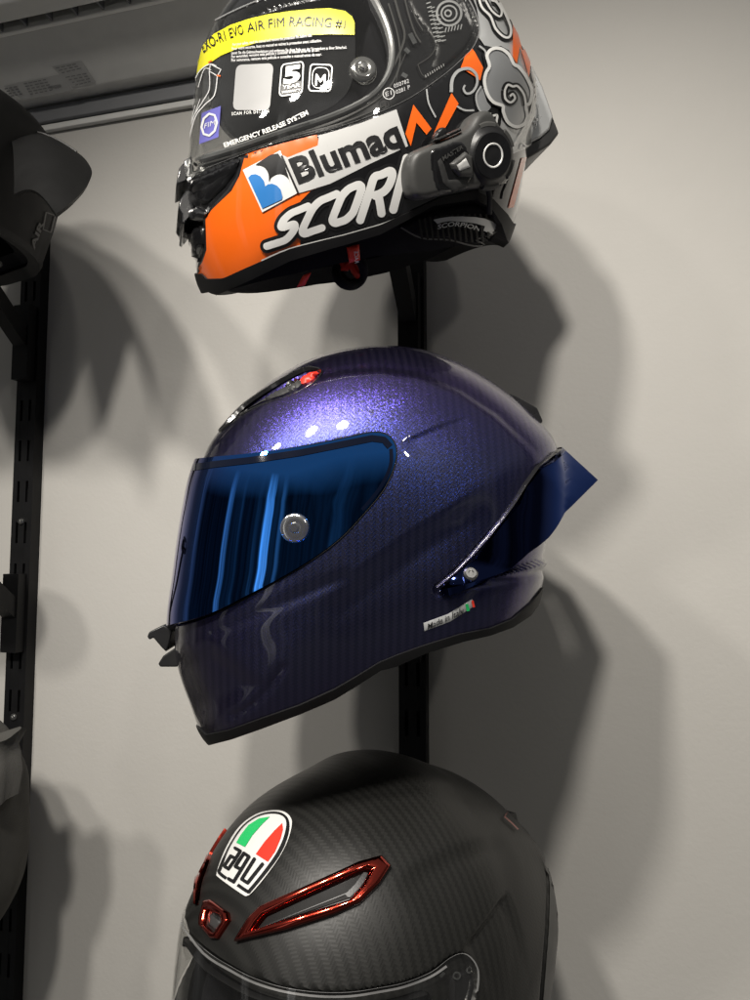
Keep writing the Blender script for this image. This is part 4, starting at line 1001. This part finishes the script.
    strokes(h, 'vent_trim', [([(502.5, 818.5), (510, 825), (516, 831)], 1.5, False), ([(502.5, 818.5), (506, 813.5)], 1.2, False)], M['red_chrome'], rv, .002)
    decal(h, 'rear_panel', [(545, 850), (557, 871), (562, 900), (558, 932), (551, 1000), (546, 1040), (537, 1040), (542.5, 1000), (548.3, 930), (549.5, 890), (547.5, 862)], M['inter_grey'], root, .0006, 4)  # lighter grey puts the wall's reflection into the panel colour
    return root
build_bot()

# ================================================================== peaked helmet at the left edge
def build_left():
    c = np.array([-.5639, -.19, 1.8422])
    root = empty('motorcycle_helmet', (c[0], c[1], c[2]-.1), 'matt black open face helmet with a dark glossy peak at the left edge', 'helmet')
    rk = [104.4,107.5,112,115.2,110.3,108.2,109.3,111.5,113.4,114.5,115.1,115.3,115.2,115.1,115.1,115,115,115,115,115,115.1,115.2,115.4,115.5,115.3,114.6,112.8,109.6,105.4,102.3,103.6,107.6,106.3,102,100.5,101.9]
    h = Helmet(rk, .1099, c, R_(180), nt=240, nr=80); start(h); set_bvh(h)
    zr = h.local(h.hit(20, 246)[0])[2]
    f = h.L[:, 2]-zr+.10*np.clip(h.L[:, 0], -1, 1)*0
    part_shell(h, 'shell', f-.006, M['black_matt'], root, .005)
    part_shell(h, 'rim_trim', np.minimum(f, .006-f), M['rubber'], root, .012, off=.0012)
    lining(h, f-.004, root, .012, .014)
    # peak: a bowed plate over the brow
    E_ = [(1, -14, 156, .100), (.62, 42, 149, .074), (.3, 74, 151, .040), (0, 91, 168, .0), (-.35, 88, 184, -.035), (-.72, 74, 200, -.066), (-1, 56, 214, -.086)]
    S_ = [(1, -50, 122, .085), (.62, -4, 117, .060), (.3, 20, 114, .030), (0, 38, 116, .0), (-.35, 46, 132, -.035), (-.72, 50, 165, -.062), (-1, 52, 198, -.082)]
    PE = spline([h.on_local_y(u, v, y) for _, u, v, y in E_], False, 6); PS = spline([h.on_local_y(u, v, y) for _, u, v, y in S_], False, 6)
    PS = c+(PS-c)*.74
    nu = len(PE); nf = 11; V = []
    for i in range(nf):
        f = i/(nf-1)
        for j in range(nu): V.append(PS[j]*(1-f)+PE[j]*f+np.array([0, 0, .010*math.sin(math.pi*f)]))
    V = np.array(V); T = []
    for i in range(nf-1):
        for j in range(nu-1):
            a, b = i*nu+j, (i+1)*nu+j; T += [(a, b, b+1), (a, b+1, a+1)]
    T = np.array(T); N = vnormals(V, T)
    if N[len(N)//2][2] < 0: T = T[:, ::-1]; N = -N
    VV, Fc = thicken(V, T, N, .003); pk = mk('peak', VV, Fc, M['black_matt'], root)
    for j in (6, 9, 15): MB().tube([V[i*nu+j]+N[i*nu+j]*.0006 for i in range(1, nf-1)], .0010, 8).build('peak_rib', M['grey_plastic'], pk)
    m = MB(); q = V[2*nu+nu//2]; m.box(tuple(q+np.array([-.003, -.002, -.002])), tuple(q+np.array([.001, .002, .003]))); m.build('peak_screw', M['steel'], pk, smooth=False)
    lettering(h, 'side_lettering', [text_quad('AIR', (33, 250), (43, 222), (29, 246), (39, 219), bold=.03)], M['inter_grey'], root, .0012)
    strokes(h, 'badge_outline', [([(45, 212), (54, 215), (50, 232), (42, 229)], 1.2, True)], M['inter_grey'], root, .0012)
    m = MB(); cc = h.world(np.array([[.02, .03, zr-.004]]))[0]
    m.tube([cc+np.array([.03*math.cos(a), .02*math.sin(a), -.004+.006*math.sin(a)]) for a in np.linspace(0, 2*math.pi, 30)[:-1]], .0026, 8, True); m.build('strap_ring', M['steel'], root)
    return root
build_left()

# ================================================================== grey cloth bag at the left edge
def build_bag():
    c = np.array([-.5925, -.16, 1.2559])
    root = empty('helmet_bag', (c[0], c[1], c[2]-.1), 'dark grey cloth helmet bag with a gathered top at the lower left edge', 'bag')
    rk = [120,120,120,120,120,120,120.1,120.1,120.2,120.3,120.1,119.6,118.5,113.8,105.3,98.9,94.5,92.5,92.4,93,94.4,97.5,102.8,109.7,117.6,123.9,125.4,124.1,122.3,121,120.2,119.9,119.8,119.8,119.9,120]
    h = Helmet(rk, .1096, c, R_(100), nt=300, nr=100); start(h)
    L = h.L; th = np.arctan2(L[:, 1], L[:, 0]); zz = L[:, 2]
    d = .0022*np.sin(th*7+zz*40+1.2*np.sin(th*3))*sstep(-.02, .09, zz)+.0014*np.sin(zz*55+2.2*np.sin(th*2+1))+.0006*np.sin(th*17+zz*25)
    h.push(d); set_bvh(h)
    mk('cloth', h.V, h.T, M['fabric_grey'], root)
    V = []; seg = 44
    top = on_y(1, 744, -.165)
    for i, (r, z_) in enumerate(((.026, -.045), (.028, -.024), (.026, -.010), (.024, -.002), (.026, .006), (.028, .010), (.020, .008), (.0, .002))):
        for k in range(seg):
            a = 2*math.pi*k/seg; rr = r*(1+.09*math.sin(5*a+i*.5)+.04*math.sin(11*a))
            V.append(top+np.array([rr*math.cos(a)-.012, rr*math.sin(a), z_+.004*math.sin(3*a+.6)-.006*(1-math.cos(a))*(i > 3)]))
    Fc = [(i*seg+k, i*seg+(k+1) % seg, (i+1)*seg+(k+1) % seg, (i+1)*seg+k) for i in range(7) for k in range(seg)]
    mk('gathered_top', np.array(V), Fc, M['fabric_grey'], root)
build_bag()

# ================================================================== air conditioner above
def build_ac():
    x0, x1 = -1.45, -.20
    root = empty('air_conditioner', ((x0+x1)/2, 0, 2.03), 'pale wall air conditioner with outlet louvres, seen from below at the top left', 'air conditioner')
    def prism(name, sec, mat, a=x0, b=x1, par=root):
        n = len(sec); V = [(a, y, z) for y, z in sec]+[(b, y, z) for y, z in sec]
        o = mk(name, V, [tuple(range(n)), tuple(range(n, 2*n))[::-1]]+[(i, (i+1) % n, n+(i+1) % n, n+i) for i in range(n)], mat, par, smooth=False)
        bv_ = o.modifiers.new('bevel', 'BEVEL'); bv_.width = .0012; bv_.segments = 2; bv_.limit_method = 'ANGLE'
        return o
    prism('casing', [(-.002, 2.034), (-.030, 2.031), (-.0845, 2.0640), (-.086, 2.090), (-.02, 2.30), (-.002, 2.30)], M['ac_white'])
    prism('lip', [(-.0846, 2.0628), (-.0890, 2.0640), (-.0890, 2.0705), (-.0846, 2.0705)], M['white'])
    prism('outlet', [(-.0892, 2.078), (-.105, 2.078), (-.105, 2.110), (-.0892, 2.110)], M['ac_dark'])
    x = -.80; first = None
    while x < x1-.02:
        if first is None: first = MB().box((x, -.1045, 2.066), (x+.0016, -.0893, 2.0778)).build('louvre', M['ac_grey'], root, smooth=False); x_first = x
        else:
            c = first.copy(); COL.objects.link(c); c.parent = root; c.location = (x-x_first, 0, 0)
        x += .031
    prism('front_panel', [(-.1052, 2.0610), (-.122, 2.0670), (-.142, 2.092), (-.150, 2.29), (-.1052, 2.30)], M['ac_white'])
    prism('back_plate', [(-.0012, 2.0125), (-.011, 2.0125), (-.013, 2.0300), (-.0012, 2.0300)], M['ac_grey'])  # white unit standing in shade here; the shade is put into the grey
    prism('wall_strip', [(-.0010, 2.0045), (-.0070, 2.0045), (-.0070, 2.0120), (-.0010, 2.0120)], M['ac_white'])
    # labels on the underside
    def under(u, v, off=.0006):
        # point of the sloping underside seen at pixel (u, v)
        n = np.array([0, 2.0640-2.031, .0845-.030]); n /= np.linalg.norm(n)
        n = -n
        p = np.array([0, -.030, 2.031]); d = ray(u, v); s_ = ((p-CAM)@n)/(d@n); return CAM+d*s_+n*off
    def lab(name, poly, mat, par, off): return mk(name, [under(u, v, off) for u, v in poly], [tuple(range(len(poly)))], mat, par, smooth=False)
    l1 = lab('rating_label', [(4, 86), (61, 74), (73, 90), (28, 98.5), (22, 99)], M['label'], root, .0006)
    l2 = lab('small_label', [(52, 66.5), (82, 61), (96, 82), (72, 87)], M['label'], root, .0005)
    m = MB()
    def dash(a, b, w_, n, off=.0010):
        a, b = np.array(a, float), np.array(b, float); t_ = (b-a)/np.linalg.norm(b-a); nn = np.array([-t_[1], t_[0]])*w_/2
        xs = np.linspace(0, 1, n+1)
        for k in range(n):
            f0, f1 = xs[k], xs[k]+(xs[k+1]-xs[k])*rng.uniform(.55, .9); p, q = a+(b-a)*f0, a+(b-a)*f1
            m.add([under(*(p+nn), off), under(*(q+nn), off), under(*(q-nn), off), under(*(p-nn), off)], [(0, 1, 2, 3)])
    for k in range(5): dash((24+k*1.6, 83.5+k*2.6), (48+k*1.6, 78.8+k*2.6), 1.0, 5)
    for k in range(4): dash((5+k*2, 88.5+k*2.4), (18+k*2, 86+k*2.4), 1.3, 3)
    for k in range(10): dash((49+k*1.2, 86-k*.25), (52+k*1.2, 90-k*.25), .7, 1)
    for k in range(3): dash((56+k*3, 67.8+k*2.4), (78+k*2, 63.2+k*2.2), .9, 4)
    for k in range(4): dash((66+k*3.2, 77+k*2.6), (88+k*1.5, 72.8+k*2.6), .9, 4)
    m.build('label_print', M['label_ink'], l1, smooth=False)
build_ac()

# ------------------------------------------------------------------ light: ceiling spots and a dim shop around
def spot(name, loc, aim, energy, size=60, blend=.5, radius=.03, col=(1, .945, .865)):
    l = bpy.data.lights.new(name, 'SPOT'); l.energy = energy; l.spot_size = R_(size); l.spot_blend = blend; l.shadow_soft_size = radius; l.color = col
    o = bpy.data.objects.new(name, l); COL.objects.link(o); o.location = loc
    o.rotation_euler = (Vector(aim)-Vector(loc)).to_track_quat('-Z', 'Y').to_euler()
    return o
spot('ceiling_spot', (-.04, -1.24, 2.40), (.02, -.05, 1.24), 52, 70, .9, .052)
spot('ceiling_spot', (-.36, -1.24, 2.40), (-.06, -.05, 1.24), 49, 70, .9, .052)
spot('ceiling_spot', (-.76, -1.24, 2.40), (-.48, -.05, 1.26), 27, 66, .9, .052)
spot('ceiling_spot', (1.05, -2.0, 2.55), (-.05, -.05, 1.55), 13, 50, .9, .05)  # weak extra spot, added to fill the right-facing sides of the helmets
w = bpy.data.worlds.new('World'); S.world = w; w.use_nodes = True
nt = w.node_tree; nt.nodes.clear()
def wn(typ, ins=None, **kw):
    nd = nt.nodes.new(typ)
    for k, v in kw.items(): setattr(nd, k, v)
    for k, v in (ins or {}).items():
        if hasattr(v, 'outputs'): v = v.outputs[0]
        if isinstance(v, bpy.types.NodeSocket): nt.links.new(v, nd.inputs[k])
        else: nd.inputs[k].default_value = v
    return nd
wm = lambda op, a, b=None, c=None: wn('ShaderNodeMath', {k: v for k, v in enumerate((a, b, c)) if v is not None}, operation=op)
tc = wn('ShaderNodeTexCoord'); sp = wn('ShaderNodeSeparateXYZ', {0: tc.outputs['Generated']})
az = wm('ARCTAN2', sp.outputs[0], wm('MULTIPLY', sp.outputs[1], -1.))
el = sp.outputs[2]
# racks, shelves and bright gaps of the shop behind the camera
azp = wm('MULTIPLY_ADD', az, .25, .5)
bars = wn('ShaderNodeValToRGB', {0: azp}); cr = bars.color_ramp
K = [(-2.0, .10), (-1.75, .03), (-1.6, .22), (-1.5, .03), (-1.2, .02), (-.96, .02), (-.94, .60), (-.86, .45), (-.85, .03), (-.72, .05), (-.68, .10), (-.64, .02), (-.46, .03), (-.44, .12), (-.40, .10), (-.39, .03), (-.345, .05), (-.335, 1.7), (-.25, 1.3), (-.24, .05), (-.17, .06), (-.16, .26), (-.13, .22), (-.12, .03), (.20, .03), (.22, .10), (.30, .03), (.9, .02), (1.0, .25), (1.2, .04), (1.5, .12), (1.9, .04)]
while len(cr.elements) < len(K): cr.elements.new(.5)
for q, (a, b) in zip(cr.elements, K): q.position = a*.25+.5; q.color = (b, b*.985, b*.95, 1)
v1 = wn('ShaderNodeTexNoise', {'Scale': 1.0, 'Detail': 3.0, 'Roughness': .6, 'Vector': wn('ShaderNodeCombineXYZ', {0: wm('MULTIPLY', az, 26.), 1: wm('MULTIPLY', el, 2.2), 2: 3.1})})
brk = wn('ShaderNodeMapRange', {0: v1.outputs[0], 1: .35, 2: .62, 3: .35, 4: 1.})
bars2 = wn('ShaderNodeMix', {0: 1., 6: bars.outputs[0], 7: wn('ShaderNodeCombineXYZ', {0: brk, 1: brk, 2: brk})}, data_type='RGBA', blend_type='MULTIPLY')
mask = wm('MULTIPLY', wn('ShaderNodeMapRange', {0: el, 1: .44, 2: .24, 3: 0., 4: 1.}), wn('ShaderNodeMapRange', {0: el, 1: -.42, 2: -.22, 3: 0., 4: 1.}))
ud = wn('ShaderNodeMapRange', {0: el, 1: -.25, 2: .3, 3: .09, 4: .20})
gc = wn('ShaderNodeCombineXYZ', {0: ud, 1: wm('MULTIPLY', ud, .985), 2: wm('MULTIPLY', ud, .95)})
mx = wn('ShaderNodeMix', {0: mask, 6: gc, 7: bars2.outputs[2]}, data_type='RGBA')
bg = wn('ShaderNodeBackground', {0: mx.outputs[2], 1: .9}); ow = wn('ShaderNodeOutputWorld', {0: bg})
